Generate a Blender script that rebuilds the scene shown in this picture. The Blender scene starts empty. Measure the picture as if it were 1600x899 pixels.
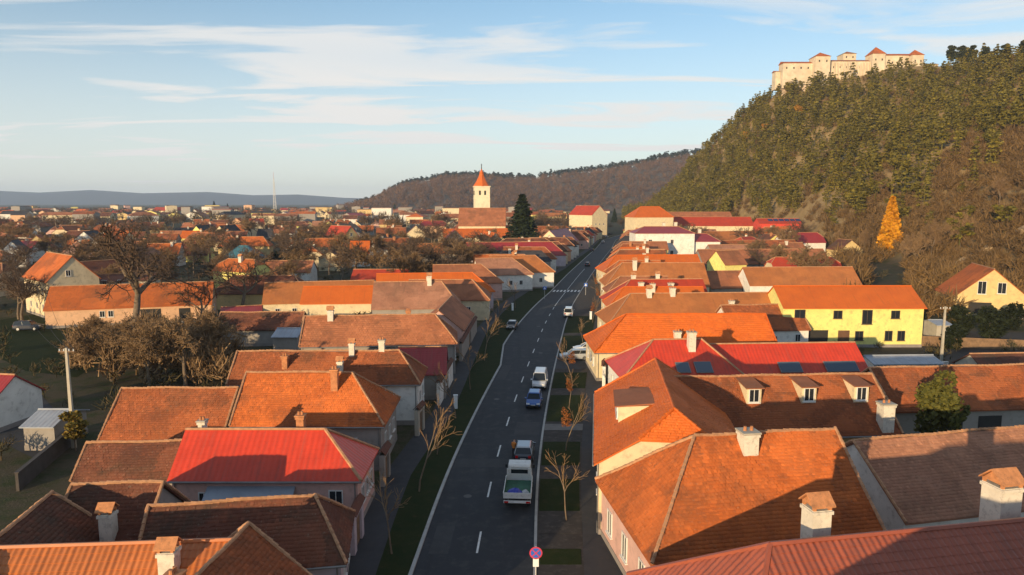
import bpy, math, random
import numpy as np
from mathutils import Vector, Matrix
random.seed(7); RNG = np.random.default_rng(7)
SC = bpy.context.scene
COL = SC.collection
# ------------------------------------------------------------------ camera
F = 1080.0; CAMH = 23.0
PITCH = math.atan((449.5 - 316) / F)
cam = bpy.data.cameras.new('camera'); camo = bpy.data.objects.new('camera', cam); COL.objects.link(camo)
cam.sensor_width = 36; cam.lens = F * 36 / 1600; cam.clip_end = 30000; cam.clip_start = 0.5
camo.location = (0, 0, CAMH); camo.rotation_euler = (math.radians(90) - PITCH, 0, 0)
SC.camera = camo
# ------------------------------------------------------------------ light
SUN_EL = math.radians(8.6); SUN_AZ = math.radians(32)      # azimuth measured from straight behind, towards the left
to_sun = Vector((-math.sin(SUN_AZ) * math.cos(SUN_EL), -math.cos(SUN_AZ) * math.cos(SUN_EL), math.sin(SUN_EL)))
sl = bpy.data.lights.new('sun', 'SUN'); sl.energy = 5.0; sl.angle = math.radians(0.55); sl.color = (1.0, 0.74, 0.43)
so = bpy.data.objects.new('sun', sl); COL.objects.link(so)
so.rotation_euler = (-to_sun).to_track_quat('-Z', 'Y').to_euler(); so.location = (-60, -90, 80)
W = bpy.data.worlds.new('World'); SC.world = W; W.use_nodes = True
wn = W.node_tree; wl = wn.links
for n in list(wn.nodes): wn.nodes.remove(n)
def wnode(t, **k):
    n = wn.nodes.new(t)
    for a, b in k.items(): setattr(n, a, b)
    return n
sky = wnode('ShaderNodeTexSky', sky_type='NISHITA', sun_disc=False)
sky.sun_elevation = SUN_EL; sky.sun_rotation = math.atan2(to_sun.x, to_sun.y)
sky.altitude = 600; sky.air_density = 1.0; sky.dust_density = 0.25; sky.ozone_density = 2.2
tc = wnode('ShaderNodeTexCoord'); sep = wnode('ShaderNodeSeparateXYZ'); wl.new(tc.outputs['Generated'], sep.inputs[0])
def wmath(op, a, b=None, c=False):
    n = wnode('ShaderNodeMath', operation=op); n.use_clamp = c
    for i, v in enumerate((a, b)):
        if v is None: continue
        if isinstance(v, (int, float)): n.inputs[i].default_value = v
        else: wl.new(v, n.inputs[i])
    return n.outputs[0]
zz = wmath('ADD', wmath('MAXIMUM', sep.outputs[2], 0.0), 0.055)
cx = wmath('DIVIDE', sep.outputs[0], zz); cy = wmath('DIVIDE', sep.outputs[1], zz)
cmb = wnode('ShaderNodeCombineXYZ'); wl.new(wmath('MULTIPLY', cx, 0.42), cmb.inputs[0]); wl.new(wmath('MULTIPLY', cy, 1.0), cmb.inputs[1])
cmb.inputs[2].default_value = 3.7
nz = wnode('ShaderNodeTexNoise'); nz.inputs['Scale'].default_value = 1.15; nz.inputs['Detail'].default_value = 7; nz.inputs['Roughness'].default_value = 0.56
nz.inputs['Distortion'].default_value = 0.7
wl.new(cmb.outputs[0], nz.inputs['Vector'])
mr = wnode('ShaderNodeMapRange'); wl.new(nz.outputs[0], mr.inputs[0]); mr.interpolation_type = 'SMOOTHSTEP'
for i, v in ((1, 0.42), (2, 0.63), (3, 0.0), (4, 1.0)): mr.inputs[i].default_value = v
nz2 = wnode('ShaderNodeTexNoise'); nz2.inputs['Scale'].default_value = 0.23; nz2.inputs['Detail'].default_value = 3; wl.new(cmb.outputs[0], nz2.inputs['Vector'])
mr2 = wnode('ShaderNodeMapRange'); wl.new(nz2.outputs[0], mr2.inputs[0])
for i, v in ((1, 0.36), (2, 0.56), (3, 0.3), (4, 1.0)): mr2.inputs[i].default_value = v
veil = wnode('ShaderNodeMapRange'); wl.new(sep.outputs[2], veil.inputs[0]); veil.interpolation_type = 'SMOOTHSTEP'   # thin high veil thickens towards the horizon
for i, v in ((1, 0.0), (2, 0.30), (3, 0.78), (4, 0.12)): veil.inputs[i].default_value = v
mask = wmath('MAXIMUM', wmath('MULTIPLY', mr.outputs[0], mr2.outputs[0]), veil.outputs[0], True)
mixc = wnode('ShaderNodeMix', data_type='RGBA'); wl.new(mask, mixc.inputs['Factor'])
skt = wnode('ShaderNodeMix', data_type='RGBA', blend_type='MULTIPLY'); skt.inputs['Factor'].default_value = 1.0
wl.new(sky.outputs[0], skt.inputs['A']); skt.inputs['B'].default_value = (1.45, 1.70, 1.72, 1)
wl.new(skt.outputs['Result'], mixc.inputs['A']); mixc.inputs['B'].default_value = (7.6, 7.5, 7.3, 1)
bg = wnode('ShaderNodeBackground'); wl.new(mixc.outputs['Result'], bg.inputs[0]); bg.inputs[1].default_value = 0.09
wout = wnode('ShaderNodeOutputWorld'); wl.new(bg.outputs[0], wout.inputs[0])
SC.view_settings.view_transform = 'Standard'; SC.view_settings.look = 'None'; SC.view_settings.gamma = 1; SC.view_settings.exposure = 0.36
SC.render.engine = 'CYCLES'; SC.cycles.use_denoising = True; SC.cycles.max_bounces = 5; SC.cycles.diffuse_bounces = 2
SC.cycles.volume_bounces = 0; SC.cycles.transparent_max_bounces = 6; SC.cycles.caustics_reflective = False; SC.cycles.caustics_refractive = False

# ------------------------------------------------------------------ survey helpers (picture point + height -> place on the site)
def up(px, py, z=0.0):
    a = (px - 800) / F; b = (py - 449.5) / F
    dy = math.cos(PITCH) - b * math.sin(PITCH); dz = -math.sin(PITCH) - b * math.cos(PITCH)
    t = (z - CAMH) / dz
    return Vector((a * t, dy * t, z))
def pr(x, y, z):
    zc = y * math.cos(PITCH) + (CAMH - z) * math.sin(PITCH); d = -y * math.sin(PITCH) + (CAMH - z) * math.cos(PITCH)
    return 800 + F * x / zc, 449.5 + F * d / zc
def ridge_from_eave(ax, ay, bx, by, ey, ze, s):
    my = (ay + by) / 2
    tr = math.tan(math.atan((my - 449.5) / F) + PITCH); te = math.tan(math.atan((ey - 449.5) / F) + PITCH)
    ye = (CAMH - ze) / te
    w = ((CAMH - ze) / tr - ye) / (1 + s / tr); zr = ze + s * w
    return up(ax, ay, zr), up(bx, by, zr), zr, w

# ------------------------------------------------------------------ materials
MATS = {}
def nodes_of(name):
    m = bpy.data.materials.new(name); m.use_nodes = True
    nt = m.node_tree; b = nt.nodes['Principled BSDF']
    return m, nt, b
class N:
    """tiny node-graph helper"""
    def __init__(s, nt): s.nt = nt
    def n(s, t, **k):
        x = s.nt.nodes.new(t)
        for a, b in k.items(): setattr(x, a, b)
        return x
    def l(s, a, b): s.nt.links.new(a, b)
    def pos(s): return s.n('ShaderNodeNewGeometry').outputs['Position']
    def noise(s, scale, detail=4, rough=0.55, vec=None):
        x = s.n('ShaderNodeTexNoise'); x.inputs['Scale'].default_value = scale; x.inputs['Detail'].default_value = detail; x.inputs['Roughness'].default_value = rough
        s.l(vec if vec is not None else s.pos(), x.inputs['Vector']); return x.outputs[0]
    def rng(s, v, a, b, c=0.0, d=1.0):
        x = s.n('ShaderNodeMapRange'); s.l(v, x.inputs[0])
        for i, q in ((1, a), (2, b), (3, c), (4, d)): x.inputs[i].default_value = q
        return x.outputs[0]
    def mix(s, f, a, b, blend='MIX'):
        x = s.n('ShaderNodeMix', data_type='RGBA', blend_type=blend)
        for key, v in (('Factor', f), ('A', a), ('B', b)):
            if isinstance(v, (int, float)): x.inputs[key].default_value = v
            elif isinstance(v, tuple): x.inputs[key].default_value = (*v[:3], 1)
            else: s.l(v, x.inputs[key])
        return x.outputs['Result']
    def math(s, op, a, b=0.0):
        x = s.n('ShaderNodeMath', operation=op)
        for i, v in enumerate((a, b)):
            if isinstance(v, (int, float)): x.inputs[i].default_value = v
            else: s.l(v, x.inputs[i])
        return x.outputs[0]
    def bump(s, h, strength, dist):
        x = s.n('ShaderNodeBump'); x.inputs['Strength'].default_value = strength; x.inputs['Distance'].default_value = dist
        s.l(h, x.inputs['Height']); return x.outputs[0]
def mul(c, k): return tuple(min(1, v * k) for v in c)
def mat_plain(name, c, rough=0.7, var=0.16, scale=1.2, dirt=None, dirt_amt=0.35, metal=0.0, bump=0.0, bscale=14, spec=0.5):
    if name in MATS: return MATS[name]
    m, nt, b = nodes_of(name); g = N(nt)
    n1 = g.noise(scale, 5)
    col = g.mix(g.rng(n1, 0.3, 0.7), mul(c, 1 - var), mul(c, 1 + var))
    if dirt is not None:
        n2 = g.noise(scale * 2.3, 6, 0.65)
        col = g.mix(g.rng(n2, 0.52, 0.72, 0, dirt_amt), col, dirt)
    g.l(col, b.inputs['Base Color']); b.inputs['Roughness'].default_value = rough; b.inputs['Metallic'].default_value = metal
    b.inputs['Specular IOR Level'].default_value = spec
    if bump: g.l(g.bump(g.noise(bscale, 4), bump, 0.02), b.inputs['Normal'])
    MATS[name] = m; return m
def mat_roof(name, c, c2=None, moss=(0.06, 0.05, 0.035), moss_amt=0.5, vary=0.35, rough=0.85, row=0.32, width=0.25, seam=0.0):
    """fired-clay roof: colour per tile, weather patches; courses come from the roof UV in metres"""
    if name in MATS: return MATS[name]
    m, nt, b = nodes_of(name); g = N(nt)
    isl = g.n('ShaderNodeNewGeometry').outputs['Random Per Island']
    uv = g.n('ShaderNodeUVMap').outputs[0]
    br = g.n('ShaderNodeTexBrick'); g.l(uv, br.inputs['Vector']); br.inputs['Scale'].default_value = 1.0
    br.inputs['Brick Width'].default_value = width; br.inputs['Row Height'].default_value = row
    br.inputs['Mortar Size'].default_value = 0.018; br.inputs['Mortar Smooth'].default_value = 0.3
    br.inputs['Color1'].default_value = (0, 0, 0, 1); br.inputs['Color2'].default_value = (1, 1, 1, 1); br.inputs['Mortar'].default_value = (0.4, 0.4, 0.4, 1)
    c2 = c2 or mul(c, 0.62)
    a = g.mix(g.rng(g.noise(0.55, 6, 0.6), 0.32, 0.68), c, c2)
    a = g.mix(g.math('MULTIPLY', isl, vary * 1.3), a, mul(c2, 0.6))
    a = g.mix(g.math('MULTIPLY', br.outputs['Color'], vary * 0.5), a, mul(c2, 0.6))
    pale = g.rng(g.math('FRACT', g.math('MULTIPLY', isl, 17.3)), 0.8, 1.0, 0, 0.30)
    a = g.mix(pale, a, mul(c, 1.45))
    a = g.mix(g.rng(g.noise(1.7, 7, 0.7), 0.5, 0.7, 0, moss_amt), a, moss)
    a = g.mix(g.rng(g.noise(0.22, 4, 0.6), 0.47, 0.62, 0, moss_amt * 1.0), a, moss)
    streak = g.n('ShaderNodeMapping'); g.l(uv, streak.inputs[0]); streak.inputs['Scale'].default_value = (2.2, 0.25, 1)
    a = g.mix(g.rng(g.noise(1.0, 4, 0.6, streak.outputs[0]), 0.55, 0.75, 0, 0.28), a, mul(moss, 1.3))
    pt = g.n('ShaderNodeTexVoronoi', feature='F1'); ptm = g.n('ShaderNodeMapping'); g.l(uv, ptm.inputs[0]); ptm.inputs['Scale'].default_value = (0.42, 0.55, 1); g.l(ptm.outputs[0], pt.inputs['Vector']); pt.inputs['Scale'].default_value = 1.0; pt.distance = 'CHEBYCHEV'
    sp = g.n('ShaderNodeSeparateColor'); g.l(pt.outputs['Color'], sp.inputs[0])
    a = g.mix(g.rng(sp.outputs[0], 0.62, 0.70, 0, moss_amt * 0.9), a, mul(c2, 0.72)); a = g.mix(g.rng(sp.outputs[1], 0.74, 0.80, 0, moss_amt * 0.8), a, mul(c, 1.25))   # relaid and old areas
    a = g.mix(g.rng(g.noise(5.5, 5, 0.7), 0.60, 0.72, 0, moss_amt * 1.1), a, (0.33, 0.27, 0.20))   # lichen
    g.l(a, b.inputs['Base Color']); b.inputs['Roughness'].default_value = rough; b.inputs['Specular IOR Level'].default_value = 0.25
    g.l(g.bump(br.outputs['Fac'], 0.5, -0.03), b.inputs['Normal'])
    MATS[name] = m; return m
def mat_sheet(name, c, pitch=0.42, rough=0.45, rows=True):
    """painted sheet roofing pressed in ribs"""
    if name in MATS: return MATS[name]
    m, nt, b = nodes_of(name); g = N(nt)
    uv = g.n('ShaderNodeUVMap').outputs[0]
    a = g.mix(g.rng(g.noise(0.7, 5), 0.3, 0.7), mul(c, 0.86), mul(c, 1.1))
    a = g.mix(g.rng(g.noise(3.0, 6, 0.7), 0.54, 0.75, 0, 0.4), a, mul(c, 0.4))
    stk = g.n('ShaderNodeMapping'); g.l(uv, stk.inputs[0]); stk.inputs['Scale'].default_value = (3.0, 0.22, 1)
    a = g.mix(g.rng(g.noise(1.0, 5, 0.6, stk.outputs[0]), 0.5, 0.75, 0, 0.45), a, (0.16, 0.07, 0.05))
    g.l(a, b.inputs['Base Color']); b.inputs['Roughness'].default_value = rough
    wv = g.n('ShaderNodeTexWave', wave_type='BANDS', bands_direction='X', wave_profile='SIN'); g.l(uv, wv.inputs['Vector']); wv.inputs['Scale'].default_value = 1 / pitch / 3.18
    wv2 = g.n('ShaderNodeTexWave', wave_type='BANDS', bands_direction='Y', wave_profile='SAW'); g.l(uv, wv2.inputs['Vector']); wv2.inputs['Scale'].default_value = 0.9
    h = g.math('ADD', wv.outputs['Fac'], g.math('MULTIPLY', wv2.outputs['Fac'], 0.8 if rows else 0.0))
    g.l(g.bump(h, 0.55, 0.03), b.inputs['Normal'])
    MATS[name] = m; return m
def mat_leaf(name, c, c2, rough=0.75, trans=0.0):
    if name in MATS: return MATS[name]
    m, nt, b = nodes_of(name); g = N(nt)
    isl = g.n('ShaderNodeNewGeometry').outputs['Random Per Island']
    a = g.mix(isl, c, c2)
    a = g.mix(g.rng(g.noise(0.09, 3), 0.35, 0.65, 0, 0.55), a, mul(c2, 0.75)); a = g.mix(g.rng(g.noise(0.021, 2), 0.4, 0.6, 0, 0.4), a, mul(c2, 1.1))
    g.l(a, b.inputs['Base Color']); b.inputs['Roughness'].default_value = rough; b.inputs['Specular IOR Level'].default_value = 0.15
    MATS[name] = m; return m
def mat_glass(name='window_glass', c=(0.02, 0.024, 0.03)):
    if name in MATS: return MATS[name]
    m, nt, b = nodes_of(name); b.inputs['Base Color'].default_value = (*c, 1); b.inputs['Roughness'].default_value = 0.12
    MATS[name] = m; return m

ROOF = {
 'clay_orange': mat_roof('clay_orange', (0.62, 0.165, 0.04), (0.50, 0.125, 0.032), moss_amt=0.38, vary=0.30),
 'clay_brown': mat_roof('clay_brown', (0.42, 0.125, 0.045), (0.30, 0.088, 0.036), moss_amt=0.42),
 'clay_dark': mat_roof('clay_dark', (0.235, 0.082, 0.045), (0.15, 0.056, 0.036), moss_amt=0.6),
 'clay_tan': mat_roof('clay_tan', (0.46, 0.175, 0.085), (0.34, 0.125, 0.062), moss_amt=0.3, vary=0.25),
 'clay_pale': mat_roof('clay_pale', (0.50, 0.24, 0.145), (0.38, 0.17, 0.105), moss_amt=0.32, vary=0.25),
 'new_orange': mat_roof('new_orange', (0.66, 0.15, 0.022), (0.58, 0.125, 0.02), moss_amt=0.06, vary=0.10, rough=0.6),
 'red_sheet': mat_sheet('red_sheet', (0.60, 0.050, 0.018)),
 'wine_sheet': mat_sheet('wine_sheet', (0.30, 0.028, 0.03)),
 'red_tile': mat_roof('red_tile', (0.52, 0.06, 0.025), (0.42, 0.05, 0.025), moss_amt=0.12, vary=0.15, rough=0.6),
 'rib_orange': mat_sheet('rib_orange', (0.50, 0.155, 0.04), rows=True),
 'rib_terracotta': mat_sheet('rib_terracotta', (0.33, 0.085, 0.045), rows=True),
 'grey_sheet': mat_sheet('grey_sheet', (0.30, 0.33, 0.38), rows=False),
 'teal_sheet': mat_sheet('teal_sheet', (0.05, 0.17, 0.22), rows=False),
 'slate': mat_roof('slate', (0.07, 0.065, 0.075), (0.045, 0.043, 0.05), moss_amt=0.2, vary=0.2),
 'orange_light': mat_roof('orange_light', (0.52, 0.19, 0.06), (0.44, 0.15, 0.05), moss_amt=0.2, vary=0.2),
}
DIRT = (0.16, 0.13, 0.10)
WALL = {k: mat_plain('render_' + k, c, 0.88, 0.10, 0.7, DIRT, 0.4, bump=0.25, bscale=9) for k, c in {
 'cream': (0.68, 0.56, 0.36), 'white': (0.74, 0.71, 0.65), 'pink': (0.60, 0.37, 0.31), 'yellow': (0.76, 0.68, 0.22), 'grey': (0.30, 0.27, 0.24),
 'blue': (0.52, 0.58, 0.68), 'lilac': (0.50, 0.42, 0.46), 'ochre': (0.62, 0.45, 0.20), 'brick': (0.40, 0.21, 0.13), 'salmon': (0.66, 0.40, 0.24), 'red': (0.60, 0.06, 0.035), 'stone': (0.42, 0.38, 0.31)}.items()}
M_RIDGE = mat_plain('ridge_mortar', (0.44, 0.23, 0.12), 0.9, 0.25, 2.5, (0.20, 0.11, 0.07), 0.5)
M_FRAME = mat_plain('window_frame_paint', (0.72, 0.70, 0.66), 0.5, 0.05)
M_WOOD = mat_plain('weathered_wood', (0.20, 0.12, 0.065), 0.8, 0.3, 2.0, (0.05, 0.035, 0.025), 0.5)
M_DOOR = mat_plain('brown_door_paint', (0.13, 0.065, 0.035), 0.6, 0.2, 2)
M_ZINC = mat_plain('zinc_gutter', (0.22, 0.21, 0.20), 0.5, 0.2, 1.5, metal=0.3)
M_CHW = mat_plain('chimney_white', (0.66, 0.60, 0.50), 0.9, 0.1, 1.6, DIRT, 0.5, bump=0.3)
M_CHB = mat_plain('chimney_brick', (0.46, 0.19, 0.08), 0.9, 0.25, 3.0, (0.10, 0.07, 0.05), 0.5, bump=0.4)
M_CHT = mat_plain('chimney_cap_clay', (0.52, 0.22, 0.09), 0.9, 0.25, 3.0, (0.14, 0.09, 0.06), 0.5)
M_NEARBLACK = mat_plain('near_black', (0.03, 0.028, 0.026), 0.95)  # plain near-black; on open bays it stands for the shade inside
M_PLINTH = mat_plain('plinth_render', (0.26, 0.23, 0.21), 0.9, 0.15, 1.0, DIRT, 0.4)
M_BARK = mat_plain('bark', (0.17, 0.125, 0.085), 0.95, 0.25, 2.0, (0.07, 0.055, 0.04), 0.5)
M_TWIG = mat_leaf('twig', (0.19, 0.13, 0.085), (0.105, 0.07, 0.048))
M_TWIGL = mat_leaf('twig_light', (0.36, 0.235, 0.125), (0.20, 0.125, 0.065))
M_CONC = mat_plain('concrete', (0.42, 0.38, 0.31), 0.9, 0.12, 1.2, DIRT, 0.3)
M_STEEL = mat_plain('painted_steel', (0.55, 0.55, 0.54), 0.5, 0.1, 2)
M_BLACK = mat_plain('black_rubber', (0.018, 0.018, 0.019), 0.8, 0.1)

# ------------------------------------------------------------------ mesh helpers
class MB:
    def __init__(s): s.v = []; s.f = []; s.uv = []; s.mi = []; s.hasuv = False
    def add(s, vs, fs, uvs=None, mi=0):
        o = len(s.v); s.v += [tuple(p) for p in vs]
        for k, f in enumerate(fs):
            s.f.append(tuple(o + i for i in f)); s.mi.append(mi)
            if uvs is not None: s.uv.append(uvs[k]); s.hasuv = True
            else: s.uv.append(None)
        return s
    def box(s, c, d, rz=0.0, mi=0, taper=1.0):
        cx, cy, cz = c; hx, hy, hz = d[0] / 2, d[1] / 2, d[2] / 2
        vs = []
        for z, k in ((-hz, 1.0), (hz, taper)):
            for x, y in ((-hx, -hy), (hx, -hy), (hx, hy), (-hx, hy)):
                x *= k; y *= k
                vs.append((cx + x * math.cos(rz) - y * math.sin(rz), cy + x * math.sin(rz) + y * math.cos(rz), cz + z))
        return s.add(vs, [(3, 2, 1, 0), (4, 5, 6, 7), (0, 1, 5, 4), (1, 2, 6, 5), (2, 3, 7, 6), (3, 0, 4, 7)], mi=mi)
    def tube(s, p, q, r0, r1=None, n=6, caps=True, mi=0):
        p = Vector(p); q = Vector(q); r1 = r0 if r1 is None else r1
        d = (q - p).normalized(); a = d.orthogonal().normalized(); b = d.cross(a)
        vs = [p + (a * math.cos(t) + b * math.sin(t)) * r0 for t in (2 * math.pi * i / n for i in range(n))]
        vs += [q + (a * math.cos(t) + b * math.sin(t)) * r1 for t in (2 * math.pi * i / n for i in range(n))]
        fs = [(i, (i + 1) % n, n + (i + 1) % n, n + i) for i in range(n)]
        if caps: fs += [tuple(range(n))[::-1], tuple(range(n, 2 * n))]
        return s.add(vs, fs, mi=mi)
    def prism(s, poly, off, mi=0):
        """closed prism of a planar polygon pushed by the vector off"""
        n = len(poly); a = [Vector(p) for p in poly]; off = Vector(off)
        return s.add(a + [p + off for p in a], [tuple(range(n)), tuple(range(2 * n - 1, n - 1, -1))] + [(j, i, n + i, n + j) for i, j in ((i, (i + 1) % n) for i in range(n))], mi=mi)
    def build(s, name, mat, parent=None, smooth=False):
        me = bpy.data.meshes.new(name); me.from_pydata(s.v, [], s.f)
        for m in (mat if isinstance(mat, (list, tuple)) else [mat]): me.materials.append(m)
        if any(s.mi): me.polygons.foreach_set('material_index', s.mi)
        if s.hasuv:
            ul = me.uv_layers.new(name='UVMap'); k = 0; flat = []
            for f, u in zip(s.f, s.uv):
                flat += [c for i in range(len(f)) for c in (u[i] if u is not None else (0.0, 0.0))]
            ul.data.foreach_set('uv', flat)
        if smooth: me.polygons.foreach_set('use_smooth', [True] * len(me.polygons))
        me.validate()
        o = bpy.data.objects.new(name, me); COL.objects.link(o)
        if parent is not None: o.parent = parent
        return o
def np_mesh(name, V, quads=None, tris=None, mat=None, parent=None, uv=None, smooth=False):
    me = bpy.data.meshes.new(name)
    V = np.asarray(V, dtype=np.float32).reshape(-1, 3)
    loops = []; starts = []; tot = []
    if quads is not None and len(quads): loops.append(np.asarray(quads).reshape(-1)); tot.append(np.full(len(quads), 4))
    if tris is not None and len(tris): loops.append(np.asarray(tris).reshape(-1)); tot.append(np.full(len(tris), 3))
    L = np.concatenate(loops).astype(np.int32); T = np.concatenate(tot).astype(np.int32); S = np.concatenate([[0], np.cumsum(T)[:-1]]).astype(np.int32)
    me.vertices.add(len(V)); me.vertices.foreach_set('co', V.reshape(-1))
    me.loops.add(len(L)); me.loops.foreach_set('vertex_index', L)
    me.polygons.add(len(T)); me.polygons.foreach_set('loop_start', S); me.polygons.foreach_set('loop_total', T)
    if smooth: me.polygons.foreach_set('use_smooth', np.ones(len(T), dtype=bool))
    if uv is not None:
        ul = me.uv_layers.new(name='UVMap'); ul.data.foreach_set('uv', np.asarray(uv, dtype=np.float32)[L].reshape(-1))
    me.update(calc_edges=True); me.validate()
    if mat is not None: me.materials.append(mat)
    o = bpy.data.objects.new(name, me); COL.objects.link(o)
    if parent is not None: o.parent = parent
    return o
def tag(o, label=None, cat=None, group=None, kind=None):
    if label: o['label'] = label
    if cat: o['category'] = cat
    if group: o['group'] = group
    if kind: o['kind'] = kind
    return o
def empty(name, loc=(0, 0, 0), rz=0.0):
    o = bpy.data.objects.new(name, None); COL.objects.link(o); o.location = loc; o.rotation_euler = (0, 0, rz); o.empty_display_size = 0.5
    return o
def copy_tree(o, parent=None):
    c = o.copy(); COL.objects.link(c); c.parent = parent
    for ch in list(o.children): copy_tree(ch, c)
    return c

# ------------------------------------------------------------------ terrain
HU = [0.10, 0.14, 0.19, 0.23, 0.268, 0.32, 0.38, 0.44, 0.49, 0.60, 0.70, 0.80, 1.0, 1.4]
HF = [1500, 1000, 800, 640, 560, 500, 430, 340, 285, 230, 195, 170, 150, 140]
HT = [1600, 1100, 930, 860, 790, 715, 640, 632, 635, 600, 530, 480, 430, 400]
HZ = [0, 0, 8, 38, 74, 103, 127, 134, 138, 137, 126, 121, 115, 110]
_nv = RNG.uniform(0, 6.28, (10, 3))
def bumps(x, y):
    s = 0
    for i, (a, b, c) in enumerate(_nv):
        k = 0.012 * 1.45 ** i
        s = s + np.sin(x * k * math.cos(a) + y * k * math.sin(a) + b) * np.cos(x * k * math.sin(c) - y * k * math.cos(c) + a) / (1.3 ** i)
    return s
def hz(x, y):
    x = np.asarray(x, float); y = np.asarray(y, float)
    u = np.where(y > 20, x / np.maximum(y, 20), 1.4 * (x > 0)); r = np.maximum(y, 1)
    zf = np.interp(u, HU, HF); zt = np.interp(u, HU, HT); zh = np.interp(u, HU, HZ)
    zh = np.where(u < 0.1, 0, zh)
    t = (r - zf) / (zt - zf)
    tt = np.clip(t, 0, 1); p = tt ** 1.12 * (1 - 0.10 * tt) + 0.10 * tt ** 3
    p = np.where(t > 1, np.maximum(0.0, 1 - 0.35 * (t - 1) ** 1.5), p)
    return zh * p + np.clip(tt * 6, 0, 1) * (zh / 131.0) * bumps(x, y) * 2.2
# ------------------------------------------------------------------ ground, road
mg, nt, b = nodes_of('yard_ground'); g = N(nt)
c = g.mix(g.rng(g.noise(0.05, 5), 0.35, 0.65), (0.075, 0.065, 0.04), (0.10, 0.075, 0.05))
c = g.mix(g.rng(g.noise(0.4, 6, 0.65), 0.45, 0.62), c, (0.045, 0.055, 0.022))
c = g.mix(g.rng(g.noise(2.5, 6, 0.7), 0.55, 0.75, 0, 0.6), c, (0.15, 0.12, 0.09))
hp = g.n('ShaderNodeSeparateXYZ'); g.l(g.pos(), hp.inputs[0])
dry = g.mix(g.rng(g.noise(0.12, 6, 0.65), 0.35, 0.65), (0.36, 0.25, 0.12), (0.22, 0.15, 0.07))
c = g.mix(g.rng(hp.outputs[2], 1.0, 6.0), c, dry)
g.l(c, b.inputs['Base Color']); b.inputs['Roughness'].default_value = 0.95; b.inputs['Specular IOR Level'].default_value = 0.1
g.l(g.bump(g.noise(5, 5), 0.6, 0.1), b.inputs['Normal']); M_GROUND = mg
def ground_sheet():
    # polar sheet: fine near the site, coarse to the horizon
    rs = np.concatenate([np.linspace(2, 60, 12), np.linspace(70, 1300, 190), np.geomspace(1340, 8600, 30)])
    th = np.linspace(-math.pi, math.pi, 361)
    th = np.sort(np.concatenate([th[:-1], np.linspace(0.06, 0.85, 240)]))      # more points over the hill side
    R, T = np.meshgrid(rs, th, indexing='ij'); X = R * np.sin(T); Y = R * np.cos(T)
    Z = hz(X, Y); Z = np.where(R > 1200, Z * 0 + np.minimum(Z, 200), Z)
    n, m = R.shape; V = np.stack([X, Y, Z], -1).reshape(-1, 3)
    i, j = np.meshgrid(np.arange(n - 1), np.arange(m), indexing='ij'); j2 = (j + 1) % m
    q = np.stack([i * m + j, i * m + j2, (i + 1) * m + j2, (i + 1) * m + j], -1).reshape(-1, 4)[:, ::-1]
    V = np.concatenate([V, [[0, 0, 0]]]); k = len(V) - 1
    t = np.stack([np.full(m, k), (np.arange(m) + 1) % m, np.arange(m)], -1)
    o = np_mesh('ground', V, q, t, M_GROUND, smooth=True)
    return tag(o, 'brown and green ground of yards, gardens and the castle hillside', 'ground', kind='structure')
ground_sheet()
CL = [(-60, -6.4), (0, -4.2), (40, -2.45), (56, -1.75), (74, -0.15), (93, 1.9), (110, 3.9), (131, 6.4), (153, 9.6), (179, 14.2), (220, 21.6), (260, 29.3), (300, 37), (340, 45), (425, 60), (480, 78), (545, 104), (700, 170), (800, 215)]
_cy = np.array([p[0] for p in CL]); _cx = np.array([p[1] for p in CL])
_fy = np.linspace(-60, 800, 431); _fx = np.interp(_fy, _cy, _cx)
_k = np.ones(9) / 9; _fx[4:-4] = np.convolve(_fx, _k, 'valid')
def ctr(y): return float(np.interp(y, _fy, _fx))
def strip(name, y0, y1, off0, off1, z, mat, step=2.0, thick=0.0, parent=None):
    ys = np.arange(y0, y1 + 1e-6, step if (y1 - y0) > step else (y1 - y0)); mb = MB()
    o0 = off0 if callable(off0) else (lambda y: off0); o1 = off1 if callable(off1) else (lambda y: off1)
    vs = []
    for y in ys: vs += [(ctr(y) + o0(y), y, z), (ctr(y) + o1(y), y, z)]
    fs = [(2 * i, 2 * i + 1, 2 * i + 3, 2 * i + 2) for i in range(len(ys) - 1)]
    mb.add(vs, fs)
    if thick:
        n = len(vs); mb.add([(x, y, z - thick) for x, y, _ in vs] + vs, [(2 * i, n + 2 * i, n + 2 * i + 2, 2 * i + 2) for i in range(len(ys) - 1)] + [(2 * i + 1, 2 * i + 3, n + 2 * i + 3, n + 2 * i + 1) for i in range(len(ys) - 1)])
        for e in (0, len(ys) - 1): mb.add([vs[2 * e], vs[2 * e + 1], (vs[2 * e + 1][0], vs[2 * e + 1][1], z - thick), (vs[2 * e][0], vs[2 * e][1], z - thick)], [(0, 1, 2, 3)])
    return mb.build(name, mat, parent)
ma, nt, b = nodes_of('asphalt'); g = N(nt)
c = g.mix(g.rng(g.noise(0.12, 5), 0.35, 0.65), (0.018, 0.021, 0.027), (0.025, 0.028, 0.034))
c = g.mix(g.rng(g.noise(0.9, 7, 0.7), 0.50, 0.70, 0, 0.8), c, (0.055, 0.055, 0.056))
mp = g.n('ShaderNodeMapping'); g.l(g.pos(), mp.inputs[0]); mp.inputs['Scale'].default_value = (1.3, 0.03, 1)
c = g.mix(g.rng(g.noise(1.0, 3, 0.5, mp.outputs[0]), 0.5, 0.7, 0, 0.45), c, (0.013, 0.015, 0.019))
vo = g.n('ShaderNodeTexVoronoi', feature='DISTANCE_TO_EDGE'); g.l(g.pos(), vo.inputs['Vector']); vo.inputs['Scale'].default_value = 0.16
c = g.mix(g.rng(vo.outputs[0], 0.0, 0.008, 0.6, 0.0), c, (0.02, 0.02, 0.022))
g.l(c, b.inputs['Base Color']); b.inputs['Roughness'].default_value = 0.8; b.inputs['Specular IOR Level'].default_value = 0.35
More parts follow.
